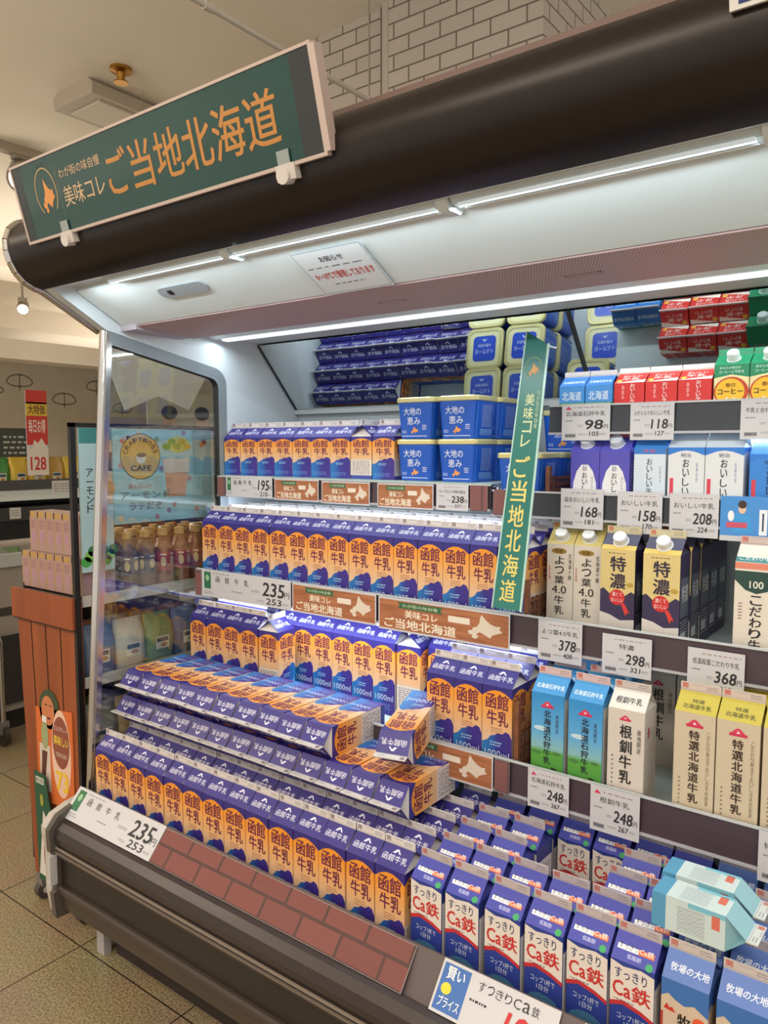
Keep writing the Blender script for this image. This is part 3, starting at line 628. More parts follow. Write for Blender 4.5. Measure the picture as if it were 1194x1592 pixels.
GH, FH = .030, .016
def none_(*a): pass
SPEC = {  # W, H, body colour, gable colour, fin, face art, gable art, cap
 'hako': (.0718, .195, PUR, PUR, FINW, art_hako, gab_hako, None),
 'hako_half': (.0718, .115, PUR, PUR, FINW, art_hako, gab_hako, None),
 'ca': (.070, .195, (44, 62, 146, .42), (64, 68, 164, .42), (186, 176, 176, .5), art_ca, gab_ca, None),
 'bok': (.070, .195, (96, 130, 196, .42), (88, 118, 186, .42), (196, 186, 180, .5), art_bok, gab_bok, None),
 'ishi': (.071, .205, (90, 160, 210, .45), (60, 140, 200, .45), (206, 178, 176, .5), art_ishi, gab_ishi, None),
 'ishi_half': (.060, .050, (70, 140, 205, .45), (50, 110, 180, .45), (206, 196, 190, .5), art_ishi, gab_ishi, None),
 'cyan': (.056, .112, (84, 152, 190, .42), (150, 196, 208, .42), (206, 212, 210, .5), art_cyan, none_, None),
 'kon': (.071, .205, (206, 198, 190, .45), (210, 206, 198, .45), (190, 180, 176, .5), art_kon, gab_kon, None),
 'tok': (.0715, .225, (200, 186, 162, .45), (184, 168, 62, .45), (200, 184, 176, .5), art_tok, gab_tok, None),
 'yot': (.062, .205, (214, 206, 194, .45), (206, 190, 120, .45), (196, 184, 120, .5), art_yot, gab_yot, (220, 222, 222, .35)),
 'tno': (.0725, .208, (52, 44, 78, .42), (58, 52, 80, .42), (196, 186, 150, .5), art_tno, gab_tno, (222, 224, 226, .35)),
 'kod': (.076, .205, (216, 208, 196, .45), (206, 196, 184, .45), (196, 178, 174, .5), art_kod, gab_kod, None),
 'mor': (.0655, .110, (84, 78, 180, .42), (88, 84, 186, .42), (206, 80, 90, .5), art_mor, none_, (206, 214, 226, .35)),
 'oi': (.0655, .116, (206, 218, 230, .42), (60, 130, 205, .42), (60, 120, 190, .5), art_oi, none_, None),
 'mei': (.0715, .118, (214, 218, 222, .42), (196, 208, 220, .3), (206, 214, 220, .3), art_mei, none_, None),
 'blu': (.075, .105, (52, 130, 210, .42), (60, 140, 214, .42), (80, 150, 210, .4), art_mei, none_, None),
 'red': (.066, .052, (206, 44, 40, .42), (212, 52, 44, .42), (236, 222, 214, .5), art_red, gab_red, None),
 'cof': (.0655, .078, (30, 128, 84, .42), (30, 132, 88, .42), (60, 150, 110, .45), art_cof, none_, (222, 228, 226, .35)),
}
def carton_meshes(kind):
    W_, H, bc, gc, fc, art, gab, cap = SPEC[kind]
    h = W_ / 2; gh = GH if H > .09 else .022; fh = FH if H > .09 else .012
    b = MB(); b.box((-h, -h, 0), (h, h, H), bc, 0)
    art(b, Fr((-h, -h, 0), (1, 0, 0), (0, 0, 1)), W_, H); art(b, Fr((h, h, 0), (-1, 0, 0), (0, 0, 1)), W_, H)
    art(b, Fr((h, -h, 0), (0, 1, 0), (0, 0, 1)), W_, H, True); art(b, Fr((-h, h, 0), (0, -1, 0), (0, 0, 1)), W_, H, True)
    g = MB(); top = H + gh
    lip = .0012
    for sg in (-1, 1):
        y = sg * h
        q = [(-h, y, H), (h, y, H), (h, sg * lip, top), (-h, sg * lip, top)]
        g.face(q if sg < 0 else q[::-1], gc)
    side = FINW if cap is None and kind.startswith('hako') else tuple(int(c * .92) for c in gc[:3]) + (.5,)
    for sx in (-1, 1):
        X = sx * h; I = (sx * (h - .024), 0, top - .001)
        q = [(X, -h, H), (X, h, H), I]; g.face(q if sx > 0 else q[::-1], side)
        q = [(X, -h, H), I, (X, 0, top)]; g.face(q if sx > 0 else q[::-1], gc)
        q = [(X, h, H), (X, 0, top), I]; g.face(q if sx > 0 else q[::-1], gc)
    G = math.hypot(h, gh)
    gab(g, Fr((-h, -h, H), (1, 0, 0), (0, h, gh)), W_, G); gab(g, Fr((h, h, H), (-1, 0, 0), (0, -h, gh)), W_, G)
    f = MB(); f.box((-h, -lip, top - .001), (h, lip, top + fh), fc)
    for (F, ) in ((Fr((-h, -lip, top), (1, 0, 0), (0, 0, 1)),), (Fr((h, lip, top), (-1, 0, 0), (0, 0, 1)),)):
        f.rect(F, 0, fh * .12, W_, fh * .17, (150, 146, 150), 1)
        if H > .09:
            f.text(F, '開', .05 * W_, fh * .30, .05 * W_ + fh * .6, fh * .9, (120, 96, 104) if kind.startswith('hako') else (200, 80, 60), 1, .02)
            f.fine(F, .66 * W_, fh * .3, .94 * W_, fh * .85, 2, (120, 116, 130), 1)
            f.rect(F, .30 * W_, fh * .80, .60 * W_, fh * .88, (170, 166, 170), 1)
    out = [('carton_body', b.data('carton_body')), ('gable_top', g.data('gable_top')), ('seal_fin', f.data('seal_fin'))]
    if cap:
        c = MB(); r = .0145 if H > .09 else .012; nrm = Vector((0, -gh, h)).normalized(); ct = Vector((0, -h * .50, H + gh * .5))
        ax = (nrm + Vector((0, -.25, .2))).normalized()
        c.lathe([(r * 1.15, -.003), (r * 1.15, .002), (r * 1.03, .002), (r, .004), (r * .98, .016), (r * .88, .0185), (0, .0185)], ct, cap, 18, ax); out.append(('screw_cap', c.data('screw_cap')))
    return out
_K = {}
def carton(kind, loc, label, group, rot=(0, 0, 0), name='milk_carton', cat='milk carton'):
    if kind not in _K: _K[kind] = carton_meshes(kind)
    r = empty(name, loc, rot, label, cat, group)
    for pn, me in _K[kind]: sub(pn, me, r)
    return r
def hw(kind): return SPEC[kind][0] / 2
def grid(kind, x0, pitch, n, yf, rows, z, what, where, group, pitch_y=None, skip=(), **kw):
    """n columns from x0 (left edge), rows of depth starting with the front face at yf"""
    h = hw(kind); py = pitch_y or (2 * h + .0025)
    for r in range(rows):
        for c in range(n):
            if (r, c) in skip: continue
            if rows == 1: lab = '%s %s, %s from left' % (what, where, ORD[c])
            elif n == 1: lab = '%s %s, %s from front' % (what, where, ORD[r])
            else: lab = '%s %s, %s row, %s from left' % (what, where, ORD[r], ORD[c])
            carton(kind, (x0 + pitch * c + h + random.uniform(-.0006, .0006), yf + h + py * r + random.uniform(-.0008, .0008), z), lab, group, (0, 0, R(random.uniform(-.8, .8)) if pitch - 2 * h > .001 else 0), **kw)
HK = 'orange and purple carton'
# deck: front row of fourteen, and the rows behind which carry the lying cartons
grid('hako', -1.852, .0740, 14, 1.152, 4, .4085, HK, 'on the bottom deck', 'orange and purple cartons standing on the bottom deck')
carton('hako', (-1.852 + 13 * .074 + .036, 1.152 + 4 * .0745 + .04, .4085), 'orange and purple carton on the bottom deck, back right behind the lying stack', 'orange and purple cartons standing on the bottom deck')
# lying cartons, tops to the shopper
LR = (R(90), 0, 0); h = hw('hako')
def lying(x, yfront, z, label, group): return carton('hako', (x, yfront + GH + FH + .195, z + h), label, group, LR)
for i in range(13):
    lying(-1.868 + h + i * .0762, 1.212 + random.uniform(-.002, .002), .6515, 'orange and purple carton lying in the lower layer of the stack, %s from left' % ORD[i], 'cartons lying on their sides, lower layer')
for i in range(10):
    lying(-1.862 + h + i * .0765, 1.224 + random.uniform(-.003, .003), .7245, 'orange and purple carton lying in the upper layer of the stack, %s from left' % ORD[i], 'cartons lying on their sides, upper layer')
carton('hako', (-.985, 1.478, .812), 'single orange and purple carton lying askew on the lower layer, right of the stack', None, (R(90 + 9), R(0), R(14)))
# shelf C
CL = 'orange and purple cartons on the lower shelf'
grid('hako', -1.868, .0735, 4, 1.495, 3, .7125, HK, 'in the lower shelf left-end group', CL, skip=((1, 3), (2, 3)))
carton('hako', (-1.536, 1.533, .7125), 'orange and purple carton turned sideways at the right of the left-end group', None, (0, 0, R(-86)))
grid('hako', -1.601, .0722, 6, 1.597, 1, .7125, HK, 'set back behind the lying stack', CL)
carton('hako', (-1.128, 1.636, .7125), 'orange and purple carton turned sideways at the right of the set-back row', None, (0, 0, R(-87)))
grid('hako', -1.601, .0722, 8, 1.674, 1, .7125, HK, 'behind the set-back row on the lower shelf', CL)
carton('hako', (-1.045, 1.66, .7125), 'orange and purple carton half hidden between the set-back row and the three at the right', None)
grid('hako', -.962, .0735, 3, 1.440, 4, .7125, HK, 'in the lower group of three', CL)
# shelf B
grid('hako', -1.866, .0733, 15, 1.545, 4, 1.0005, HK, 'on the middle shelf', 'orange and purple cartons on the middle shelf')
# shelf A, left: half-litre cartons
CA_ = 'small orange and purple cartons on the top left shelf'
SK = 'small orange and purple carton'
grid('hako_half', -1.864, .0735, 7, 1.640, 3, 1.3355, SK, 'on the top left shelf', CA_)
grid('hako_half', -1.864 + 7 * .0735, .0735, 1, 1.640, 1, 1.3355, 'x', 'x', CA_) if False else None
carton('hako_half', (-1.864 + 7 * .0735 + .036, 1.676, 1.3355), 'small carton turned sideways, showing its end, among the small orange and purple ones', None, (0, 0, R(90)))
grid('hako_half', -1.274, .0735, 1, 1.640, 3, 1.3355, SK, 'in the column beside the yogurt tubs', CA_)
grid('hako_half', -1.864 + 7 * .0735, .0735, 1, 1.716, 2, 1.3355, SK, 'in the column behind the sideways one', CA_)
grid('hako_half', -1.864, .0735, 5, 1.640 + 3 * .0745, 1, 1.3355, SK, 'at the back of the top left shelf', CA_)

# ------------------------------------------------------------------ yogurt tubs
BL = (24, 84, 184, .35); GOLD = (206, 196, 138, .3, .25)
def rrect(w, d, r, n=5):
    o = []
    for cx_, cy_, a0 in ((w - r, d - r, 0), (-w + r, d - r, 90), (-w + r, -d + r, 180), (w - r, -d + r, 270)):
        for k in range(n): a = R(a0 + 90 * k / (n - 1)); o.append((cx_ + r * math.cos(a), cy_ + r * math.sin(a)))
    return o
def tub_meshes():
    b = MB(); A = rrect(.050, .050, .016); B_ = rrect(.0565, .0565, .018); n = len(A)
    V = [(x, y, 0) for x, y in A] + [(x, y, .092) for x, y in B_]
    b.mesh(V, [(i, (i + 1) % n, (i + 1) % n + n, i + n) for i in range(n)], BL, True); b.mesh([(x, y, 0) for x, y in A], [tuple(range(n - 1, -1, -1))], BL)
    for k in range(4):
        Rz = Matrix.Rotation(R(90 * k), 3, 'Z')
        F = Fr(Rz @ Vector((-.05, -.0502, 0)), Rz @ Vector((1, 0, 0)), Rz @ Vector((0, -.0065, .092)))
        if k in (0, 2):
            b.text(F, '大地の', .018, .060, .072, .080, (222, 230, 240), 2, .012); b.text(F, '恵み', .028, .036, .068, .056, (222, 230, 240), 2, .012)
            hokkaido(b, F, .036, .012, .026, .020, (226, 150, 80), 2); b.rect(F, .01, .006, .088, .008, (190, 200, 230), 2); b.fine(F, .074, .022, .088, .036, 3, (200, 210, 236), 2, .6)
            b.fine(F, .012, .014, .026, .022, 2, (200, 210, 236), 2, .5)
        else:
            for j in range(6): b.vtext(F, '生乳', .03 + j * .008, .082, .0, .0, BL, 1) if False else b.fine(F, .028 + j * .008, .028, .033 + j * .008, .084, 12, (176, 190, 220), 2, .6, .9)
            b.rect(F, .02, .008, .08, .024, (90, 130, 196), 2); b.rect(F, .0, .0, .004, .09, (60, 120, 200), 2)
    l = MB(); P = [(.0565, 0), (.0595, .002), (.0595, .011), (.0575, .0135)]
    for i in range(len(P) - 1):
        a_ = rrect(P[i][0], P[i][0], .019); c = rrect(P[i + 1][0], P[i + 1][0], .019); n = len(a_)
        l.mesh([(x, y, .092 + P[i][1]) for x, y in a_] + [(x, y, .092 + P[i + 1][1]) for x, y in c], [(k, (k + 1) % n, (k + 1) % n + n, k + n) for k in range(n)], GOLD, True)
    l.mesh([(x, y, .092) for x, y in rrect(.0565, .0565, .019)], [tuple(range(19, -1, -1))], GOLD)
    a_ = rrect(.0575, .0575, .019); c = rrect(.050, .050, .017); e_ = rrect(.049, .049, .017)
    l.mesh([(x, y, .1055) for x, y in a_] + [(x, y, .1055) for x, y in c], [(k, (k + 1) % 20, (k + 1) % 20 + 20, k + 20) for k in range(20)], GOLD)
    l.mesh([(x, y, .1055) for x, y in c] + [(x, y, .1035) for x, y in e_], [(k, (k + 1) % 20, (k + 1) % 20 + 20, k + 20) for k in range(20)], (222, 216, 172, .3))
    l.mesh([(x, y, .1035) for x, y in e_], [tuple(range(20))], (220, 214, 166, .3))
    F = Fr((-.05, -.05, .1037), (1, 0, 0), (0, 1, 0)); l.poly(F, [(x + .05, y + .05) for x, y in rrect(.037, .037, .012)], (40, 76, 190, .3), 1)
    l.text(F, 'ヨーグルト', .020, .052, .080, .066, (214, 222, 244), 3, .01); l.text(F, '大地の恵み', .028, .036, .072, .046, (214, 222, 244), 3, .01); logo_mtn(l, F, .05, .022, .008, (200, 212, 240), 3)
    return b.data('tub_body'), l.data('lid')
TB = tub_meshes()
def tub(x, y, z, label, group='blue yogurt tubs with gold lids'):
    t = empty('yogurt_tub', (x, y, z), (0, 0, R(random.uniform(-1.5, 1.5))), label, 'yogurt tub', group); sub('tub_body', TB[0], t); sub('lid', TB[1], t)
for c in range(2):
    for r in range(3):
        for k in range(2):
            tub(-1.136 + c * .127, 1.690 + r * .1205 - (.004 if r == 2 else 0), 1.3355 + k * .1075, 'blue tub with gold lid, %s of its stack, %s stack of two, %s row' % (('bottom', 'top')[k], ('left', 'right')[c], ('front', 'middle', 'rear')[r]))
for r in range(3):
    tub(-.828, 1.672 + .121 * r, 1.3025, ('blue tub standing alone to the left of the hanging green sign', 'blue tub behind the lone one by the hanging sign', 'blue tub at the back of the lone column by the hanging sign')[r])
for r in range(1, 2): tub(-.830, 1.914 + .0 * r, 1.4095, ('blue tub stacked by the hanging sign, nearer one', 'blue tub stacked by the hanging sign, one at the back')[r])

# ------------------------------------------------------------------ right-hand section
grid('yot', -.745, .0635, 2, 1.602, 2, 1.0005, 'white and gold capped carton', 'on the middle shelf', 'white and gold capped cartons')
grid('tno', -.603, .0755, 1, 1.562, 5, 1.0005, 'cream and navy capped carton', 'in the left column', 'cream and navy capped cartons')
grid('tno', -.508, .0755, 1, 1.545, 5, 1.0005, 'cream and navy capped carton', 'in the right column', 'cream and navy capped cartons')
grid('kod', -.337, .078, 4, 1.550, 2, 1.0005, 'off-white carton with dark green crest', 'on the middle shelf', 'off-white cartons with a dark green crest')
grid('ishi', -.694, .0815, 2, 1.432, 4, .7125, 'blue sky and green meadow carton', 'on the lower shelf', 'blue sky and green meadow cartons')
grid('kon', -.531, .074, 1, 1.432, 1, .7125, 'plain off-white carton', 'beside the two meadow cartons', None)
grid('kon', -.552, .074, 3, 1.700, 1, .7125, 'plain off-white carton', 'at the back of the lower shelf in shade', 'plain off-white cartons at the back')
grid('tok', -.405, .0745, 6, 1.432, 3, .7125, 'tall cream carton with yellow top', 'on the lower shelf', 'tall cream cartons with yellow tops')
grid('mor', -.703, .0670, 2, 1.625, 3, 1.3025, 'purple and white capped carton', 'on the upper right shelf', 'purple and white capped cartons')
grid('oi', -.562, .0670, 1, 1.628, 3, 1.3025, 'pale blue and white carton', 'beside the purple capped ones', 'pale blue and white cartons')
grid('mei', -.490, .0735, 2, 1.626, 3, 1.3025, 'white carton with blue rim', 'on the upper right shelf', 'white cartons with a blue rim')
grid('blu', -.336, .078, 3, 1.635, 2, 1.3025, 'broad blue and white carton', 'right of the blue-rimmed ones', 'broad blue and white cartons')
TG = dict(name='milk_carton')
grid('ishi_half', -.748, .0615, 2, 1.660, 2, 1.5085, 'small sky-blue carton', 'at the topmost shelf left end', 'small sky-blue cartons')
grid('red', -.622, .0685, 3, 1.665, 3, 1.5085, 'small red carton', 'on the topmost shelf', 'small red cartons')
grid('cof', -.4155, .0680, 6, 1.665, 3, 1.5085, 'green and yellow capped coffee milk carton', 'on the topmost shelf', 'green and yellow coffee milk cartons', name='coffee_milk_carton', cat='coffee milk carton')
# deck, right: calcium milk and pasture milk
CG = 'blue and white low-fat cartons on the bottom deck'; CW = 'blue and white low-fat carton'
cx = [-.770, -.6905, -.6085, -.532, -.455, -.3805]
ry = [1.188, 1.264, 1.341, 1.419, 1.497]
CN = ['next to the orange ones', 'second from the orange ones', 'third from the orange ones', 'fourth from the orange ones', 'fifth from the orange ones', 'sixth from the orange ones']
for r in range(6):
    for c in range(6):
        if r in (2, 3) and c in (2, 3): continue
        if r == 5 and c not in (2, 3): continue
        y = ry[r] if r < 5 else 1.575
        carton('ca', (cx[c] + random.uniform(-.002, .002), y + random.uniform(-.003, .003) + c * .0012, .4085), '%s, %s column %s, %s row' % (CW, '', CN[c], ORD[r]) if False else 'blue and white low-fat carton in the column %s, %s row' % (CN[c], ORD[r]), CG, (0, 0, R(random.uniform(-2, 2))))
for r in range(5):
    for c in range(6):
        carton('bok', (-.300 + .080 * c + random.uniform(-.002, .002), ry[r] + .008 + random.uniform(-.003, .003), .4085), 'blue carton with white brush lettering, %s from the low-fat ones, %s row' % (ORD[c], ORD[r]), 'blue cartons with white brush lettering', (0, 0, R(random.uniform(-2, 2))))
# two cartons lying across the tops
m_ = 'bok'
carton('cyan', (-.372, 1.300, .683), 'pale cyan carton lying across the tops of the blue cartons, rear of the two', None, (R(90), R(0), R(90)))
carton('cyan', (-.366, 1.232, .683), 'pale cyan carton lying across the tops of the blue cartons, front of the two', None, (R(90), R(0), R(88)))

# ------------------------------------------------------------------ shelf dividers
WOODB = noise_mat('brown_lattice', (104, 62, 40), (128, 78, 50), 30, .5)
def divider(x, y0, y1, z, h, label, post=None):
    m = MB(); d = empty('shelf_divider', (x, y0, z), label=label, cat='shelf divider', group='brown lattice shelf dividers')
    n = int((y1 - y0) / .022); 
    for i in range(n + 1): m.box((-.002, i * .022, 0), (.002, i * .022 + .007, h), WOODB)
    for k in range(4): m.box((.0022, 0, h * k / 3.4), (.0045, y1 - y0, h * k / 3.4 + .007), WOODB)
    m.obj('lattice', d)
    m = MB(); m.box((-.004, -.012, -.0), (.006, -.001, h * 1.5), WOODB); m.obj('post', d)
divider(-.762, 1.545, 1.90, 1.0008, .085, 'brown lattice divider behind the hanging green sign on the middle shelf')
divider(-.728, 1.440, 1.88, .7130, .115, 'brown lattice divider between orange cartons and meadow cartons')
divider(-.760, 1.640, 1.93, 1.3028, .050, 'brown lattice divider on the upper shelf beside the lone tub')

# ------------------------------------------------------------------ price tags and strips
PAPER = (198, 198, 203, .5); INK = (44, 42, 50)
def plate(name, x0, x1, y, z0, z1, label, cat, group, paint, tilt=0.0, mat=PAPER, t=.0012):
    """a card facing the aisle; tilt leans its top back"""
    w = x1 - x0; hh = z1 - z0
    o = empty(name, (x0, y, z0), (R(tilt), 0, 0), label, cat, group)
    m = MB(); m.box((0, 0, 0), (w, t, hh), mat); paint(m, Fr((0, 0, 0), (1, 0, 0), (0, 0, 1)), w, hh)
    # single-mesh thing: fold the card into the root
    me = m.data(name); q = bpy.data.objects.new(name, me); COL.objects.link(q)
    q.location = o.location; q.rotation_euler = o.rotation_euler
    q['label'] = label; q['category'] = cat
    if group: q['group'] = group
    bpy.data.objects.remove(o)
    return q
def price(big, small, title, logo=None, wide=False, col=INK, star=False):
    def paint(m, F, w, h):
        if wide:
            m.rect(F, w * .03, h * .30, w * .11, h * .92, (44, 110, 74), 1); m.disc(F, w * .07, h * .7, w * .022, h * .12, (150, 190, 150), 2, 8)
            for i, t in enumerate(title): m.text(F, t, w * (.17 + .11 * i), h * .58, w * (.17 + .11 * i) + h * .22, h * .80, INK, 2, .01)
            m.fine(F, w * .03, h * .10, w * .14, h * .24, 2, (130, 130, 136), 2); m.fine(F, w * .36, h * .28, w * .48, h * .38, 1, (130, 130, 136), 2)
            m.text(F, big, w * .70, h * .36, w * .93, h * .84, col, 2, .03, skew=.12); m.text(F, '円', w * .935, h * .38, w * .985, h * .58, col, 2, .01)
            m.text(F, small, w * .74, h * .08, w * .90, h * .30, col, 2, .02, skew=.12); m.fine(F, w * .58, h * .42, w * .68, h * .52, 2, (104, 102, 110), 2); m.fine(F, w * .64, h * .12, w * .72, h * .2, 2, (104, 102, 110), 2); m.fine(F, w * .91, h * .12, w * .98, h * .2, 2, (104, 102, 110), 2)
            m.fine(F, w * .14, h * .86, w * .34, h * .93, 1, (120, 120, 126), 2)
        else:
            if logo: m.poly(F, [(w * .08, h * .84), (w * .14, h * .93), (w * .22, h * .84)], (200, 60, 90), 2)
            m.fine(F, w * .26, h * .87, w * .94, h * .92, 1, (150, 120, 130), 2)
            q = min(.41, .075 * len(title)); m.text(F, title, w * (.5 - q), h * .66, w * (.5 + q), h * .79, INK, 2, .0)
            m.fine(F, w * .08, h * .50, w * .26, h * .58, 1, (120, 120, 126), 2); m.rect(F, w * .07, h * .08, w * .30, h * .18, (150, 150, 156), 1); m.fine(F, w * .08, h * .09, w * .29, h * .17, 1, (90, 90, 96), 2, .8, 1)
            m.text(F, big, w * .48, h * .30, w * .86, h * .56, col, 2, .03, skew=.1); m.text(F, '円', w * .88, h * .31, w * .96, h * .43, col, 2, .01)
            m.text(F, small, w * .58, h * .12, w * .78, h * .24, col, 2, .02, skew=.1); m.fine(F, w * .34, h * .36, w * .46, h * .43, 2, (104, 102, 110), 2); m.fine(F, w * .36, h * .14, w * .56, h * .19, 2, (104, 102, 110), 2); m.fine(F, w * .80, h * .14, w * .94, h * .2, 2, (104, 102, 110), 2)
    return paint
TAGS = [  # x0,x1,y,z0,z1,big,small,title,label
 (-.722, -.612, 1.617, 1.436, 1.516, '98', '105', '北海道石狩牛乳', 'white price tag reading 98, leftmost on the topmost shelf edge'),
 (-.568, -.478, 1.617, 1.436, 1.513, '118', '127', 'メグミルクおいしい牛乳', 'white price tag reading 118, under the small red cartons'),
 (-.352, -.250, 1.617, 1.436, 1.513, '198', '213', '牛乳と合わせてどうぞ', 'white price tag under the coffee milk cartons at the right'),
 (-.716, -.618, 1.606, 1.242, 1.330, '168', '181', '森永おいしい牛乳', 'white price tag reading 168 under the purple capped cartons'),
 (-.587, -.493, 1.606, 1.240, 1.328, '158', '170', 'おいしい牛乳', 'white price tag reading 158 under the pale blue and white carton'),
 (-.478, -.383, 1.606, 1.240, 1.328, '208', '224', 'おいしい牛乳', 'white price tag reading 208 under the blue-rimmed white cartons'),
 (-.722, -.622, 1.515, .962, 1.050, '378', '408', 'よつ葉4.0牛乳', 'white price tag reading 378 under the white and gold cartons'),
 (-.578, -.477, 1.515, .958, 1.040, '298', '321', '特濃', 'white price tag reading 298 under the cream and navy cartons'),
 (-.408, -.306, 1.515, .950, 1.038, '368', '397', '低温殺菌こだわり牛乳', 'white price tag reading 368 under the green-crested carton'),
 (-.690, -.600, 1.411, .680, .762, '248', '267', '北海道石狩牛乳', 'white price tag reading 248 under the meadow cartons'),
 (-.555, -.458, 1.411, .672, .762, '248', '267', '根釧牛乳', 'white price tag reading 248 under the plain off-white carton'),
 (-.252, -.150, 1.411, .672, .762, '298', '321', '特選北海道牛乳', 'white price tag under the tall cream cartons at the right edge'),
 (-1.047, -.955, 1.606, 1.266, 1.330, '238', '257', 'ヨーグルト大地の恵み', 'white price tag reading 238 under the blue yogurt tubs'),
]
for (x0, x1, y, z0, z1, b_, s_, t_, lab) in TAGS: plate('price_tag', x0, x1, y, z0, z1, lab, 'price tag', None, price(b_, s_, t_, '248' in b_ or '98' == b_))
plate('price_tag', -1.822, -1.622, 1.606, 1.270, 1.334, 'wide white price tag reading 195 under the small orange cartons', 'price tag', None, price('195', '210', '函館牛乳', wide=True))
plate('price_tag', -1.834, -1.462, 1.514, .972, 1.054, 'wide white price tag reading 235 on the middle shelf edge', 'price tag', None, price('235', '253', '函館牛乳', wide=True))
WOODP = noise_mat('printed_wood', (150, 92, 60), (178, 116, 78), 9, .5, (1, 1, 14))
def wood(m, F, w, h):
    b_ = h * .06
    m.rect(F, b_ * .7, b_, w - b_ * .7, h - b_, WOODP, 1)
    m.poly(F, [(w * .16, h * .72), (w * .52, h * .72), (w * .50, h * .81), (w * .52, h * .90), (w * .16, h * .90), (w * .18, h * .81)], (44, 100, 66), 2)
    m.text(F, 'わが街の味自慢', w * .20, h * .76, w * .48, h * .86, (200, 214, 180), 3, .01)
    m.text(F, '美味コレ', w * .22, h * .44, w * .48, h * .68, (236, 226, 206), 2, .03)
    m.text(F, 'ご当地北海道', w * .05, h * .10, w * .62, h * .40, (236, 226, 206), 2, .04)
    hokkaido(m, F, w * .68, h * .16, w * .27, h * .74, (216, 204, 188), 2)
    m.rect(F, w * .56, h * .54, w * .72, h * .72, (226, 216, 200), 3)
for x0, x1, y, z0, z1, lab in [(-1.612, -1.440, 1.606, 1.268, 1.330, 'wood-print promotional strip beside the 195 price tag'), (-1.428, -1.258, 1.606, 1.266, 1.328, 'wood-print promotional strip, middle of the three on the upper shelf edge'),
        (-1.232, -1.056, 1.606, 1.264, 1.328, 'wood-print promotional strip beside the 238 price tag'), (-1.456, -1.166, 1.514, .972, 1.052, 'wood-print promotional strip beside the 235 price tag on the middle shelf'),
        (-1.158, -.790, 1.514, .968, 1.050, 'wood-print promotional strip left of the hanging green sign, middle shelf'), (-1.06, -.772, 1.411, .686, .762, 'wood-print promotional strip on the lower shelf edge under three orange cartons')]:
    plate('promotional_strip', x0, x1, y, z0, z1, lab, 'shelf strip', 'wood-print promotional strips', wood)
BRK = brick_mat('printed_brick', (122, 68, 63), (114, 62, 58), (78, 50, 47), .105, .046, .0035, .6)
BRK2 = brick_mat('printed_brick_small', (128, 84, 82), (120, 76, 76), (96, 66, 64), .066, .07, .003, .6)
def brk(m, F, w, h): m.rect(F, .0005, .0005, w - .0005, h - .0005, BRK2, 1)
for x0, x1, y, z0, z1, lab in [(-1.862, -1.826, 1.606, 1.270, 1.330, 'reddish brick-print strip at the left end of the upper shelf edge'), (-.950, -.902, 1.606, 1.268, 1.330, 'reddish brick-print strip right of the 238 price tag'), (-.886, -.80, 1.606, 1.262, 1.322, 'reddish brick-print strip left of the hanging green sign'),
        (-1.864, -1.837, 1.514, .972, 1.050, 'reddish brick-print strip at the left end of the middle shelf edge'), (-.768, -.733, 1.411, .690, .760, 'reddish brick-print strip beside the lower wood-print strip')]:
    plate('brick_strip', x0, x1, y, z0, z1, lab, 'shelf strip', 'brick-print strips', brk, mat=(150, 150, 156))
# strips on the deck edge, leaning back
def deckplate(name, x0, x1, lab, cat, group, paint, hh=.092, mat=PAPER, lift=0): 
    return plate(name, x0, x1, 1.064, .438 + lift, .438 + lift + hh * .87, lab, cat, group, paint, -41, mat)
deckplate('price_tag', -1.878, -1.505, 'wide white price tag reading 235 at the left end of the bottom deck edge', 'price tag', None, price('235', '253', '函館牛乳', wide=True), .098)
deckplate('brick_strip', -1.503, -.765, 'long red brick-print strip along the bottom deck edge', 'shelf strip', None, lambda m, F, w, h: m.rect(F, .0005, .0005, w - .0005, h - .0005, BRK, 1), .094)
def blueprice(m, F, w, h):
    m.rect(F, w * .02, h * .06, w * .26, h * .94, (60, 106, 176), 1); m.text(F, '賢い', w * .06, h * .66, w * .22, h * .90, (236, 236, 236), 2, .03); m.disc(F, w * .09, h * .48, w * .045, h * .11, (226, 206, 60), 2); m.text(F, 'プライス', w * .05, h * .14, w * .24, h * .34, (236, 236, 236), 2, .02)
    for i, t in enumerate('すっきりCa鉄'): m.text(F, t, w * (.34 + .075 * i), h * .70, w * (.34 + .075 * i) + h * .16, h * .88, INK, 2, .0)
    m.fine(F, w * .30, h * .44, w * .46, h * .56, 1, INK, 2); m.text(F, '198', w * .60, h * .14, w * .90, h * .60, (196, 40, 48), 2, .04, skew=.14); m.text(F, '円', w * .91, h * .16, w * .97, h * .34, (196, 40, 48), 2, .02)
deckplate('price_tag', -.705, -.480, 'price tag with blue end block and red 198 on the bottom deck edge', 'price tag', None, blueprice, .098)
deckplate('price_tag', -.44, -.20, 'white and red price tag at the bottom right corner of the photo', 'price tag', None, price('178', '192', '牧場の大地', wide=True), .098)
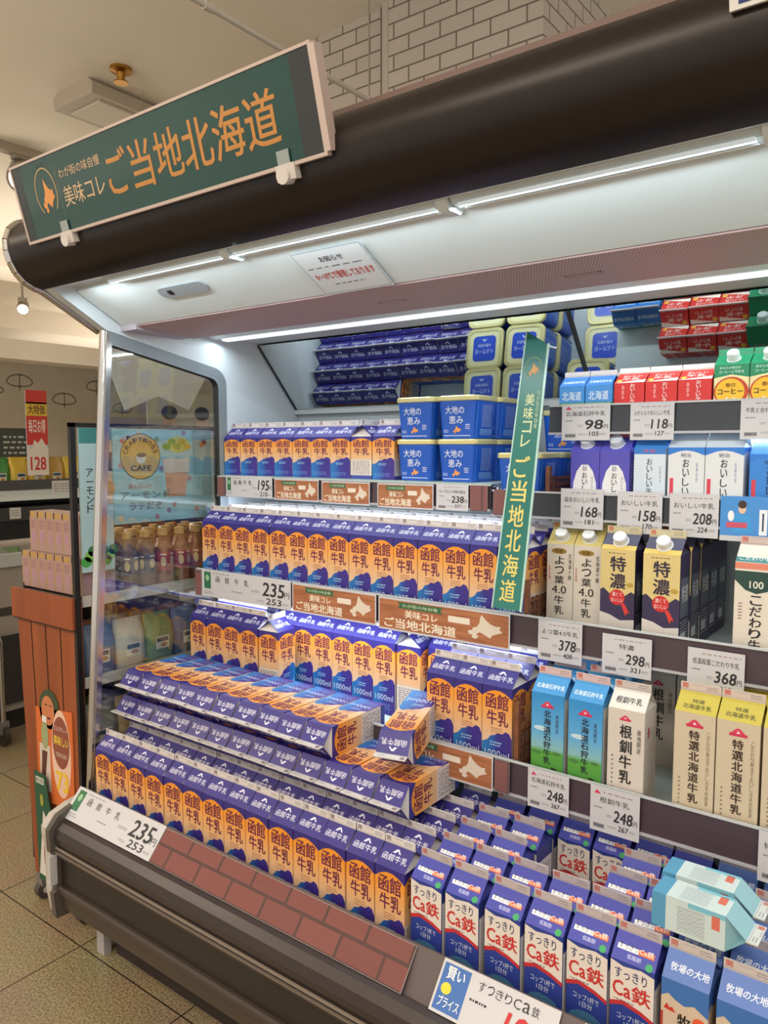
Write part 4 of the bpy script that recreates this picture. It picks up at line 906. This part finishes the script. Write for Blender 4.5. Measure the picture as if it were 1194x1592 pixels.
# blue advert card on the upper right shelf edge
def advert(m, F, w, h):
    m.rect(F, 0, h * .12, w, h, (70, 140, 210), 1); m.rect(F, w * .1, h * .3, w * .42, h * .42, (196, 80, 100), 3)
    m.disc(F, w * .34, h * .74, w * .06, h * .13, (224, 186, 160), 2); m.disc(F, w * .34, h * .82, w * .065, h * .09, (60, 44, 40), 3); m.poly(F, [(w * .18, h * .2), (w * .5, h * .2), (w * .46, h * .55), (w * .38, h * .62), (w * .28, h * .62), (w * .22, h * .55)], (60, 150, 214), 2)
    m.disc(F, w * .17, h * .56, w * .05, h * .12, (230, 232, 236), 3)
    for x, y in ((.60, .72), (.78, .50)): m.rect(F, w * x, h * .16, w * (x + .12), h * y, (226, 232, 238), 2); m.rect(F, w * (x + .045), h * .25, w * (x + .07), h * (y - .08), (40, 60, 90), 3)
plate('advert_card', -.380, -.262, 1.606, 1.238, 1.326, 'blue advert card with a person and white cartons, right of the 208 tag', 'advert card', None, advert)

# ------------------------------------------------------------------ signs on the case
GRN = noise_mat('sign_green', (20, 62, 56), (24, 68, 61), 3, .22)
GLD = (190, 132, 62, .4); GLDL = (206, 176, 140, .4)
sg = empty('header_sign', (-1.785, .985, 1.903), (R(15), 0, 0), 'long green sign with gold writing tilted forward on top of the canopy', 'sign')
sw, sh = .922, .158
m = MB(); m.box((0, 0, 0), (sw, .012, sh), GRN); F = Fr((0, 0, 0), (1, 0, 0), (0, 0, 1))
m.rect(F, 0, 0, .030, sh, (34, 44, 44, .3), 1); m.rect(F, sw - .045, 0, sw, sh, (42, 46, 48, .3), 1)
Fs = F; F = Fr((0, 0, 0), (1, 0, 0), (0, 0, 1)); m.ring(F, .115, .088, .042, .052, .0035, (176, 150, 104), 2, 24, R(-50), R(230)); m.text(F, '味', .10, .132, .13, .152, (22, 66, 58), 1)
hokkaido(m, F, .088, .045, .056, .075, (222, 150, 84), 2)
m.rect(F, .166, .040, .1675, .135, (120, 140, 120), 2)
m.text(F, 'わが街の味自慢', .178, .104, .330, .124, GLDL, 2, .012); m.text(F, '美味コレ', .178, .046, .330, .088, GLDL, 2, .016)
m.text(F, 'ご当地北海道', .345, .034, .835, .122, GLD, 2, .02)
m.obj('sign_board', sg)
m = MB()
for a, b_ in (((-.006, -.002, -.006), (sw + .006, .016, 0)), ((-.006, -.002, sh), (sw + .006, .016, sh + .005)), ((-.006, -.002, 0), (0, .016, sh)), ((sw, -.002, 0), (sw + .014, .018, sh))): m.box(a, b_, (196, 178, 172, .35))
m.obj('frame', sg)
def clip(x, par):
    m = MB(); m.box((x - .022, -.004, -.026), (x + .022, .022, .0), (206, 200, 196, .3)); m.rod((x - .004, -.010, -.018), (x - .004, .014, -.018), .014, (214, 208, 204, .25), 14); m.box((x - .014, -.004, 0), (x + .014, -.002, .022), (150, 160, 160, .2)); m.obj('clip', par)
clip(.155, sg); clip(.832, sg)
sn = empty('header_sign', (-.243, .985, 1.921), (R(15), 0, 0), 'white sign with dark blue lettering at the top right corner', 'sign')
m = MB(); m.box((0, 0, 0), (.85, .012, .16), (222, 220, 220, .35)); F = Fr((0, 0, 0), (1, 0, 0), (0, 0, 1)); m.text(F, 'N', .010, .005, .075, .090, (36, 54, 120), 2, .05); m.obj('sign_board', sn)
# notice taped on the reflector
nt_ = empty('notice_card', (-1.118, 1.2775, 1.7495), label='small white notice card reading 0 to 10 degrees, taped to the reflector panel', cat='notice')
Fn = Fr((0, 0, 0), (1, 0, 0), (0, -.135, .073))
dv = Vector((0, -.073, -.135)).normalized()
Fn.n = dv; m = MB()
wn, hn = .182, .128
slab(m, Fn, [(0, 0), (wn, 0), (wn, hn), (0, hn)], 10, 16, (212, 216, 218, .4))
def tl(t, x0, y0, x1, y1, c, b_): m.text(Fn, t, x0, y0, x1, y1, c, 18, b_)
tl('お知らせ', .062, .096, .122, .112, (40, 44, 60), .02); tl('0〜10℃で管理しております', .018, .046, .170, .068, (196, 60, 50), .03)
m.fine(Fn, .016, .078, .168, .086, 1, (60, 60, 70), 18, .22, .95); m.fine(Fn, .05, .026, .135, .034, 1, (60, 60, 70), 18, .22, .95)
for d in ((.004, .004, .181, .0055), (.004, .129, .181, .1305), (.004, .004, .0055, .13), (.1795, .004, .181, .13)): m.rect(Fn, *d, (150, 156, 160), 17)
m.obj('card', nt_)
# hanging vertical sign
P = [(-.775, 1.545, 1.672), (-.722, 1.545, 1.640), (-.722, 1.425, 1.078), (-.785, 1.425, 1.083)]
vs = empty('hanging_sign', (-.75, 1.5, 1.09), label='narrow green hanging sign with vertical gold writing, dividing the case', cat='sign')
O = Vector((-.75, 1.5, 1.09)); q = [Vector(p) - O for p in P]
u_ = Vector((1, 0, 0)); v_ = (q[1] - q[2]).normalized(); Fv = Fr(q[3], u_, v_)
L = (q[1] - q[2]).length; wv = .063
pp = [(0, 0), (wv, -.002), (wv - .004, L - .004), (.008, L + .028)]
GRV = noise_mat('hanging_sign_green', (38, 108, 100), (42, 116, 107), 3, .25)
m = MB()
def slab2(m, F, pts, l0, l1, mat):
    A = [F.P(x, y, l0) for x, y in pts]; B = [F.P(x, y, l1) for x, y in pts]; n = len(pts)
    m.mesh(A + B, [tuple(range(n - 1, -1, -1)), tuple(range(n, 2 * n))] + [(i, (i + 1) % n, (i + 1) % n + n, i + n) for i in range(n)], mat)
slab2(m, Fv, pp, -14, 0, GRV)
hokkaido(m, Fv, .020, L - .075, .026, .034, (214, 164, 104), 2); m.ring(Fv, .032, L - .056, .020, .026, .002, (140, 160, 110), 2, 20, R(-60), R(240))
def rot_text(t, y0, y1, x0, x1, c, b_=.02):
    # writing turned a quarter, reading downwards
    G_ = Fr(Fv.P(0, 0), -Fv.v, Fv.u); G_.o = Fv.P(0, 0); m.text(G_, t, -y1, x0, -y0, x1, c, 3, b_)
m.vtext(Fv, '美味コレ', .033, L - .11, .022, .030, (196, 206, 160), 2, .02)
m.vtext(Fv, 'ご当地北海道', .031, L - .245, .036, .053, (214, 198, 110), 2, .025)
m.vtext(Fv, 'わが街の味自慢', .052, L - .105, .007, .012, (180, 196, 160), 2, .0)
m.obj('sign_board', vs)
m = MB(); slab2(m, Fv, [(-.003, -.003), (0, 0), (.008, L + .028), (.005, L + .030)], -15, 2, (176, 206, 196, .2)); slab2(m, Fv, [(wv, -.002), (wv + .004, -.003), (wv, L - .002), (wv - .004, L - .004)], -15, 2, (176, 206, 196, .2))
m.box((q[0].x + .02, q[0].y + .0, q[0].z - .03), (q[0].x + .03, q[0].y + .09, q[0].z - .027), (190, 200, 200, .2)); m.obj('clear_edge', vs)

# ------------------------------------------------------------------ display rack beyond the glass end
WOODO = noise_mat('orange_wood', (130, 66, 34), (154, 82, 44), 14, .5, (1, 1, .08))
rk = empty('display_rack', (-2.17, 1.2, 0), label='wheeled promotional drinks rack with orange plank front, black posts and poster header', cat='display rack')
def rpart(m, name, par=None):
    o = bpy.data.objects.new(name, m.data(name)); COL.objects.link(o); o.parent = par or rk
    if not par: o.location = (2.17, -1.2, 0)
    return o
m = MB()
m.prism([(-2.285, .085), (-2.010, .085), (-2.010, .975), (-2.338, .975)], 1.2, 1.222, WOODO, axis='Y')
for i in range(1, 4):
    t = i / 4; xa = -2.285 + .275 * t; xb = -2.338 + .328 * t
    m.prism([(xa - .0015, .09), (xa + .0015, .09), (xb + .0015, .90), (xb - .0015, .90)], 1.1985, 1.2, (44, 20, 14), axis='Y')
m.box((-2.345, 1.188, .90), (-2.004, 1.2, .99), WOODO); m.box((-2.342, 1.190, .895), (-2.004, 1.2, .90), (60, 28, 18)); rpart(m, 'plank_front')
m = MB()
m.box((-2.012, 1.196, .10), (-1.998, 1.212, 1.49), (24, 22, 24, .4)); m.box((-2.012, 1.80, .10), (-1.998, 1.816, 1.49), (24, 22, 24, .4)); m.box((-2.345, 1.80, .10), (-2.331, 1.816, 1.49), (24, 22, 24, .4)); m.box((-2.012, 1.196, 1.478), (-1.998, 1.816, 1.49), (24, 22, 24, .4))
rpart(m, 'frame')
WR = (196, 190, 182, .4)
for z in (.10, .50, .74, .98):
    m = MB(); m.box((-2.335, 1.225, z - .012), (-2.015, 1.80, z), (120, 112, 108, .4)); m.box((-2.014, 1.225, z - .02), (-2.010, 1.80, z + .012), WR); rpart(m, 'shelf')
m = MB(); m.box((-2.345, 1.225, .10), (-2.338, 1.80, 1.0), (70, 60, 56)); rpart(m, 'back_board')
for x, y in ((-2.262, 1.215), (-2.04, 1.22), (-2.25, 1.78), (-2.04, 1.78)):
    m = MB(); m.rod((x - .012, y, .030), (x + .012, y, .030), .029, (70, 64, 62, .4), 16); m.rod((x - .014, y, .030), (x + .014, y, .030), .012, (196, 190, 186, .3), 12); m.box((x - .017, y - .018, .045), (x + .017, y + .018, .085), (120, 112, 108, .3)); rpart(m, 'caster')
# header posters (facing the case)
FX = Fr((-1.9975, 1.215, 1.062), (0, 1, 0), (0, 0, 1))
def at0(F): return F
m = MB(); m.box((-2.006, 1.330, 1.095), (-1.999, 1.70, 1.476), (150, 196, 206, .4)); F = Fr((-1.999, 1.330, 1.095), (0, 1, 0), (0, 0, 1))
random.seed(3)
for i in range(26):
    c = random.choice([(170, 120, 130), (196, 120, 90), (120, 150, 120), (140, 120, 150), (210, 190, 150)])
    m.disc(F, random.uniform(.012, .35), random.choice([random.uniform(.01, .07), random.uniform(.30, .37), random.uniform(.1, .3)]), .009, .012, c, 1, 8)
m.disc(F, .095, .270, .072, .094, (70, 70, 50), 2, 30); m.disc(F, .095, .270, .069, .090, (206, 172, 92), 3, 30)
for i, ch in enumerate('CRAFTBOSS'):
    a = R(165 - i * 18.5); G_ = Fr(F.P(.095 + .056 * math.cos(a), .270 + .068 * math.sin(a)), F.u * math.sin(a) - F.v * math.cos(a), F.u * math.cos(a) + F.v * math.sin(a)); m.text(G_, ch, -.008, -.009, .008, .009, (70, 50, 30), 5, .03)
m.text(F, 'CAFE', .058, .212, .132, .234, (60, 44, 26), 5, .04); m.disc(F, .095, .262, .017, .021, (226, 220, 206), 5, 16); m.disc(F, .098, .276, .018, .009, (80, 70, 60), 6, 12)
m.text(F, 'おいしい', .05, .140, .13, .160, (196, 100, 90), 4, .02); m.text(F, 'アーモンド', .02, .098, .20, .128, (96, 104, 108), 4, .04); m.text(F, 'ラテだぞ', .05, .052, .17, .084, (96, 104, 108), 4, .04)
m.poly(F, [(.19, .10), (.26, .10), (.275, .22), (.18, .22)], (206, 140, 100), 3); m.poly(F, [(.18, .20), (.277, .20), (.28, .26), (.175, .26)], (226, 206, 180), 4); m.disc(F, .235, .32, .045, .036, (196, 200, 110), 3, 12)
for k in range(5): m.disc(F, .19 + k * .02, .31 + (k % 2) * .02, .016, .014, (120 + k * 20, 170, 70), 4, 8)
m.v = [(x, y, 1.192 + (z - 1.095) * .284 / .381) for x, y, z in m.v]; rpart(m, 'header_poster')
m = MB(); m.box((-2.006, 1.222, 1.062), (-1.999, 1.326, 1.476), (170, 200, 206, .4)); F = Fr((-1.999, 1.222, 1.062), (0, 1, 0), (0, 0, 1))
m.rect(F, 0, .37, .104, .414, (60, 130, 130), 1); m.poly(F, [(.05, .20), (.104, .19), (.104, .38), (.06, .38)], (190, 170, 150), 2); m.rect(F, .058, .29, .104, .345, (60, 40, 50), 3); m.disc(F, .085, .235, .026, .030, (196, 140, 80), 3, 14)
m.vtext(F, 'アーモンド', .030, .30, .022, .026, (60, 70, 80), 3, .02); m.vtext(F, '香ばしい', .06, .22, .016, .022, (70, 76, 84), 3, .0)
for k in range(9): m.disc(F, .012 + .011 * k, .03 + .03 * ((k * 7) % 3) / 2, .017, .016, [(70, 160, 70), (130, 190, 80), (50, 120, 60)][k % 3], 2, 9)
rpart(m, 'side_poster')
m = MB()
WB = (206, 210, 206, .4)
m.box((-2.006, 1.705, 1.04), (-1.999, 1.797, 1.470), WB); F = Fr((-1.999, 1.705, 1.04), (0, 1, 0), (0, 0, 1)); m.rect(F, .0, .41, .078, .414, (110, 120, 130), 1); m.rect(F, .074, .03, .078, .41, (110, 120, 130), 1); rpart(m, 'blank_panel')
# price circle posters on the plank front
m = MB(); pc = empty('promotional_poster', (-2.24, 1.196, .33), label='orange poster with drink bottle and large yellow price on the plank front', cat='poster')
m.prism([(0, 0), (.2, .03), (.2, .32), (0, .30)], 0, .003, (206, 106, 50), axis='Y'); F = Fr((0, 0, 0), (1, 0, 0), (0, 0, 1))
m.rect(F, .015, .045, .075, .19, (206, 190, 180), 2); m.poly(F, [(.02, .06), (.04, .06), (.06, .17), (.03, .17)], (90, 50, 40), 3); m.disc(F, .048, .22, .020, .045, (150, 160, 120), 3, 14); m.rect(F, .036, .26, .060, .28, (220, 220, 220), 4)
m.disc(F, .137, .18, .052, .135, (226, 190, 170), 2, 30); m.disc(F, .137, .215, .046, .080, (140, 76, 60), 3, 24)
m.text(F, '美味しい', .098, .205, .178, .235, (236, 206, 70), 5, .03); m.text(F, 'ミルクティー', .104, .248, .172, .264, (236, 220, 210), 5, .01); m.text(F, 'であたたまる', .108, .17, .166, .184, (236, 220, 210), 5, .01)
m.text(F, '73', .105, .065, .172, .125, (232, 190, 40), 5, .05)
m.obj('poster_card', pc)
m = MB(); pm_ = empty('promotional_poster', (-2.215, 1.196, .585), label='round cut-out portrait card above the orange poster on plank front', cat='poster')
F = Fr((0, 0, 0), (1, 0, 0), (0, 0, 1)); m.prism([(.055 * math.cos(a * .5236) + .05, .062 * math.sin(a * .5236) + .05) for a in range(12)], 0, .003, (60, 74, 48), axis='Y'); m.disc(F, .045, .045, .036, .046, (196, 120, 80), 2, 16); m.disc(F, .05, .022, .010, .004, (90, 40, 36), 3, 8); m.rect(F, .03, .06, .042, .064, (60, 40, 36), 3); m.rect(F, .055, .06, .067, .064, (60, 40, 36), 3)
m.obj('poster_card', pm_)
m = MB(); lf = empty('product_leaflet', (-2.225, 1.18, .09), (R(0), 0, 0), 'tall green and white leaflet leaning at the foot of the plank front', 'leaflet')
m.prism([(.0, 0), (.10, 0), (.085, .20), (.05, .34), (-.01, .345)], 0, .003, (36, 84, 62), axis='Y'); F = Fr((0, 0, 0), (1, 0, 0), (0, 0, 1))
m.poly(F, [(.004, .02), (.09, .02), (.075, .18), (.036, .23)], (214, 206, 200), 2); m.rect(F, 0, .31, .045, .33, (214, 214, 206), 2); m.text(F, 'BOSS', .003, .313, .042, .327, (50, 60, 56), 3, .03); m.disc(F, .045, .09, .012, .045, (110, 60, 40), 3, 12); m.disc(F, .03, .26, .010, .02, (150, 150, 60), 3, 10)
m.obj('card', lf)
# juice boxes on top of the plank front
PKB = (164, 134, 130, .45)
b = MB(); b.box((-.022, -.018, 0), (.022, .018, .125), PKB)
for F in (Fr((-.022, -.018, 0), (1, 0, 0), (0, 0, 1)), Fr((.022, -.018, 0), (0, 1, 0), (0, 0, 1))):
    b.rect(F, 0, .106, .036, .125, (176, 140, 84), 1); b.rect(F, .0, 0, .003, .125, (186, 156, 104), 1); b.disc(F, .022, .045, .011, .016, (170, 130, 150), 2, 10); b.fine(F, .008, .070, .034, .098, 4, (150, 90, 100), 2)
bx = b.data('juice_box')
def box_at(x, y, z, lab, s=1):
    o = bpy.data.objects.new('juice_box', bx); COL.objects.link(o); o.location = (x, y, z); o.scale = (1, 1, s); tag(o, lab, 'juice box', 'pink and gold drink boxes')
for r in range(3):
    for c in range(7): box_at(-2.322 + .0465 * c, 1.245 + .039 * r, .9905, 'pink and gold drink box on the rack, lower tier, %s from left, %s row' % (ORD[c], ORD[r]), .88)
for r in range(2):
    for c in range(6): box_at(-2.300 + .0465 * c, 1.262 + .039 * r, 1.1015, 'pink and gold drink box on the rack, upper tier, %s from left, %s row' % (ORD[c], ORD[r]), .98)
# bottles on the rack's top shelf
def bottle_meshes(labcol, liq):
    b = MB(); b.lathe([(.026, 0), (.031, .006), (.031, .05), (.0295, .055), (.0295, .10), (.031, .105), (.030, .125), (.020, .146), (.0135, .156), (.0135, .166)], (0, 0, 0), liq, 16)
    l = MB(); l.lathe([(.0306, .050), (.0318, .052), (.0318, .108), (.0306, .110)], (0, 0, 0), labcol, 16)
    for a in (0, 90, 180, 270):
        c, s_ = math.cos(R(a)), math.sin(R(a)); F = Fr((.0322 * c - .012 * -s_ * -1, .0322 * s_ - .012 * c, .056), (-s_, c, 0), (0, 0, 1)); l.disc(F, .012, .024, .010, .016, (214, 190, 150), 1, 12); l.rect(F, .002, .044, .022, .049, (236, 220, 200), 1)
    k = MB(); k.lathe([(.0155, .160), (.016, .162), (.0155, .180), (.014, .182)], (0, 0, 0), (206, 170, 110, .4), 14)
    return b.data('bottle_body'), l.data('bottle_label'), k.data('bottle_cap')
BK = [bottle_meshes((176, 66, 56, .4), (136, 84, 58, .2)), bottle_meshes((90, 82, 96, .4), (110, 84, 66, .2))]
def bottle(x, y, z, k, lab):
    t = empty('drink_bottle', (x, y, z), (0, 0, random.uniform(0, .4)), lab, 'bottle', 'milk coffee bottles on the rack')
    for nm, me in zip(('bottle_body', 'bottle_label', 'bottle_cap'), BK[k]): sub(nm, me, t)
for r in range(3):
    for c in range(6):
        y = 1.400 + c * .066
        bottle(-2.045 - r * .068, y, .9805, 0 if c >= 2 else 1, '%s-labelled milk coffee bottle on the rack beyond the glass, %s along, %s row' % ('red' if c >= 2 else 'grey', ORD[c], ORD[r]))
# snack packs lower down
SN = [(150, 150, 140), (110, 140, 90), (176, 150, 110), (90, 104, 130), (160, 100, 70), (190, 184, 170)]
def pack_mesh(c):
    b = MB(); P_ = [(-.05, -.02), (-.03, -.03), (.03, -.03), (.05, -.02), (.05, .02), (.03, .03), (-.03, .03), (-.05, .02)]
    V = []
    for z, k in ((0, .9), (.03, 1.05), (.10, 1.0), (.14, .5), (.155, .5)):
        V += [(x * (1 if z > .12 else k), y * (k if z < .12 else .08), z) for x, y in P_]
    b.mesh(V, [(r * 8 + i, r * 8 + (i + 1) % 8, r * 8 + 8 + (i + 1) % 8, r * 8 + 8 + i) for r in range(4) for i in range(8)], c + (.35,), True); b.mesh(V, [tuple(range(7, -1, -1)), tuple(range(32, 40))], c)
    F = Fr((.0, 0, 0), (0, 1, 0), (0, 0, 1)); F = Fr((-.03, -.0325, .03), (1, 0, 0), (0, 0, 1)); b.rect(F, .005, .01, .055, .05, (226, 220, 206), 1); b.rect(F, .008, .032, .052, .046, (60, 84, 96), 2); b.disc(F, .036, .022, .014, .007, (190, 140, 80), 2, 10)
    return b.data('snack_pack')
PK = [pack_mesh(c) for c in SN]
random.seed(5)
CNM = ['grey', 'green', 'tan', 'blue', 'orange', 'cream']
for zi, z in enumerate((.5005, .7405)):
    for c in range(5):
        for r in range(2):
            k = (c * 2 + r + zi * 3) % 6
            o = bpy.data.objects.new('snack_pack', PK[k]); COL.objects.link(o); o.location = (-2.055 - .07 * r, 1.29 + c * .108, z); o.rotation_euler = (0, 0, R(90)); tag(o, '%s snack pack on the %s shelf of the rack, %s along, %s' % (CNM[k], ('lower', 'middle')[zi], ORD[c], ('front', 'behind')[r]), 'snack pack', 'snack packs on the rack')

# ------------------------------------------------------------------ far left background
isl = empty('island_freezer', (-4.2, 2.5, 0), label='long white and black open island freezer across the aisle at the far left', cat='freezer')
def ipart(m, name):
    o = bpy.data.objects.new(name, m.data(name)); COL.objects.link(o); o.parent = isl; o.location = (4.2, -2.5, 0); return o
m = MB(); m.box((-4.9, 1.0, .12), (-3.72, 5.0, .84), (150, 142, 134, .4)); m.box((-4.9, 1.0, 0), (-3.8, 5.0, .12), (30, 28, 28)); m.box((-3.722, 1.0, .60), (-3.715, 5.0, .64), (60, 56, 54)); m.box((-3.722, 1.0, .16), (-3.70, 5.0, .50), (40, 38, 38)); ipart(m, 'body')
m = MB(); m.box((-3.76, 1.0, .84), (-3.70, 5.0, .90), (176, 180, 178, .3)); m.box((-4.9, 1.0, .84), (-4.86, 5.0, .90), (176, 180, 178, .3)); ipart(m, 'rim')
m = MB(); m.box((-4.36, 1.0, .90), (-4.30, 5.0, 1.18), (60, 60, 60)); m.box((-4.62, 1.0, 1.16), (-4.08, 5.0, 1.19), (190, 196, 194, .3)); m.box((-4.084, 1.0, 1.19), (-4.078, 5.0, 1.245), (64, 66, 66, .4)); m.box((-4.08, 1.0, 1.135), (-4.06, 5.0, 1.16), (206, 216, 214, .3)); m.box((-4.30, 1.0, 1.03), (-4.05, 5.0, 1.10), (46, 46, 44, .4)); ipart(m, 'upper_shelf')
m = MB(); m.box((-4.82, 1.05, .70), (-3.78, 4.95, .76), (200, 206, 206)); ipart(m, 'freezer_floor')
random.seed(11)
bp_ = []
for c in [(206, 176, 60), (196, 186, 90), (60, 130, 60), (176, 140, 60), (220, 210, 170), (80, 110, 70)]:
    bp_.append(pack_mesh(c))
NM = ['yellow', 'pale yellow', 'green', 'ochre', 'cream', 'dark green']
for i in range(14):
    k = [5, 2, 0, 0, 3, 0, 1, 2, 5, 2, 3, 1, 0, 4][i]
    o = bpy.data.objects.new('snack_bag', bp_[k]); COL.objects.link(o); o.location = (-4.14, 1.95 + i * .105, 1.191); o.rotation_euler = (0, 0, R(90 + random.uniform(-8, 8))); o.scale = (1, 1, 1.15)
    tag(o, '%s snack bag on the far island freezer, %s from the left' % (NM[k], ORD[i]), 'snack bag', 'snack bags on the far island freezer')
for i in range(16):
    o = bpy.data.objects.new('frozen_food_pack', PK[i % 6]); COL.objects.link(o); o.location = (-3.86 - .1 * (i % 2), 1.9 + i * .11, .762); o.rotation_euler = (0, 0, R(90)); o.scale = (1, 1, .9); tag(o, 'frozen food pack in the far island freezer, %s from the left' % ORD[i], 'frozen food', 'packs in the far island freezer')
def cardX(name, x, y0, y1, z0, z1, lab, cat, paint, mat=PAPER, hang=False):
    m = MB(); m.box((-.004, 0, 0), (0, y1 - y0, z1 - z0), mat); paint(m, Fr((0, 0, 0), (0, 1, 0), (0, 0, 1)), y1 - y0, z1 - z0)
    if hang: m.rod((-.002, .02, z1 - z0), (-.002, .02, 3.0 - z0), .0012, (150, 146, 138), 4); m.rod((-.002, y1 - y0 - .02, z1 - z0), (-.002, y1 - y0 - .02, 3.0 - z0), .0012, (150, 146, 138), 4)
    o = m.obj(name); o.location = (x, y0, z0); tag(o, lab, cat); return o
def p128(m, F, w, h):
    m.rect(F, 0, h * .84, w, h, (196, 60, 50), 1); m.rect(F, 0, h * .70, w, h * .86, (214, 180, 60), 1); m.text(F, '大特価', w * .1, h * .72, w * .9, h * .83, (90, 50, 40), 2, .03)
    m.rect(F, 0, h * .36, w, h * .70, (198, 56, 50), 1); m.text(F, '毎日お得', w * .1, h * .5, w * .9, h * .66, (236, 226, 220), 2, .03)
    m.poly(F, [(0, h * .36), (w * .2, h * .30), (w * .35, h * .42), (w * .5, h * .38), (w * .7, h * .44), (w, h * .30), (w, 0), (0, 0)], (222, 214, 206), 2); m.text(F, '128', w * .14, h * .06, w * .88, h * .22, (196, 50, 50), 3, .04)
cardX('price_poster', -4.04, 2.165, 2.285, 1.27, 1.73, 'tall red and yellow price poster reading 128 at the far left', 'price poster', p128)
def chalk(m, F, w, h): m.fine(F, w * .1, h * .2, w * .9, h * .85, 5, (170, 176, 170), 1, .35, .8)
cardX('notice_board', -4.3, 2.14, 2.42, 1.30, 1.53, 'small dark board with pale writing behind the red price poster', 'notice board', chalk, (52, 58, 56))
cardX('price_tag', -4.076, 2.32, 2.45, 1.15, 1.235, 'small white price tag on the far island freezer shelf edge', 'price tag', lambda m, F, w, h: m.fine(F, w * .1, h * .2, w * .9, h * .85, 4, (120, 120, 124), 1), (206, 204, 200))
cardX('price_tag', -4.045, 2.06, 2.12, 1.04, 1.10, 'tiny white label on the black band of the far island freezer', 'price tag', lambda m, F, w, h: m.fine(F, w * .1, h * .2, w * .9, h * .85, 3, (120, 120, 124), 1), (196, 196, 190))
# banner beyond the glass
bn = MB(); bn.prism([(0, .24), (.10, 0), (.255, .062), (.41, .012), (.56, .24), (.56, .27), (0, .27)], 0, .003, (236, 240, 238, .6)); o = bn.obj('ceiling_banner'); o.location = (-2.62, 1.70, 1.565); tag(o, 'white swallow-tailed banner hanging beyond the glass end', 'banner')
def port(m, F, w, h):
    m.rect(F, 0, 0, w, h, (176, 176, 160), 1)
    for x, c in ((.28, (186, 180, 168)), (.72, (120, 130, 128))):
        m.poly(F, [(w * (x - .2), 0), (w * (x + .2), 0), (w * (x + .17), h * .28), (w * (x - .17), h * .28)], c, 2); m.disc(F, w * x, h * .52, w * .10, h * .24, (200, 170, 148), 3, 16); m.disc(F, w * x, h * .72, w * .105, h * .10, (34, 32, 34), 4, 14); m.rect(F, w * (x - .06), h * .36, w * (x + .06), h * .40, (160, 110, 96), 4)
cardX('portrait_poster', -3.0, 2.18, 2.62, 1.34, 1.68, 'pale poster with two dark-haired people seen through the glass end', 'poster', port, hang=True)
def gp(m, F, w, h): m.rect(F, w * .1, h * .1, w * .9, h * .9, (60, 120, 90), 1); m.disc(F, w * .5, h * .5, w * .2, h * .2, (176, 200, 180), 2, 10)
cardX('green_card', -3.2, 2.85, 2.98, 1.52, 1.70, 'small green card seen through the glass beside the frame corner', 'card', gp, hang=True)
# leaf drawings on the far wall
lw = MB()
F = Fr((X0, 0, 0), (0, 1, 0), (0, 0, 1)); LC = (130, 126, 112)
for (y, z, s_) in ((6.35, 2.45, .22), (7.1, 2.2, .22), (5.95, 2.3, .15), (7.7, 2.45, .2), (8.2, 2.1, .2)):
    lw.ring(F, y, z, s_, s_ * .6, .025, LC, 8, 18, R(0), R(180)); lw.ring(F, y, z, s_, s_ * .35, .025, LC, 8, 18, R(180), R(360)); lw.rect(F, y - .01, z - s_ * .6, y + .01, z + s_ * .6, LC, 8)
o = lw.obj('wall_drawing'); tag(o, 'grey line drawings of leaves on the far beige wall', 'wall decoration')
cardX('case_screen', -9.5, 7.0, 9.0, 0.0, 1.9, 'tall pale open refrigerator front along the far wall', 'refrigerator', lambda m, F, w, h: [m.rect(F, 0, h * .2 * i, w, h * .2 * i + .06, (120, 120, 116), 1) for i in range(5)], (170, 168, 156))
# shopping trolley corner
tl_ = empty('shopping_trolley', (-3.60, 1.73, 0), label='chrome shopping trolley leg and caster at the left edge', cat='shopping trolley')
m = MB(); ch = (176, 172, 168, .25, 1)
pts = [(-.02, -.45, .62), (-.01, .0, .60), (.0, .03, .50), (.0, .03, .11)]
for a, b_ in zip(pts, pts[1:]): m.rod(a, b_, .014, ch, 10)
m.rod((-.02, -.45, .62), (-.02, -.45, .11), .014, ch, 10); m.rod((-.02, -.45, .30), (.0, .03, .30), .010, ch, 8); m.obj('frame', tl_)
for x, y in ((0, .03), (-.02, -.45)):
    m = MB(); m.rod((x, y - .012, .052), (x, y + .012, .052), .05, (50, 46, 44, .5), 18); m.box((x - .02, y - .02, .06), (x + .02, y + .02, .12), (110, 106, 102, .3)); m.obj('caster', tl_)

bpy.data.objects.remove(_to)
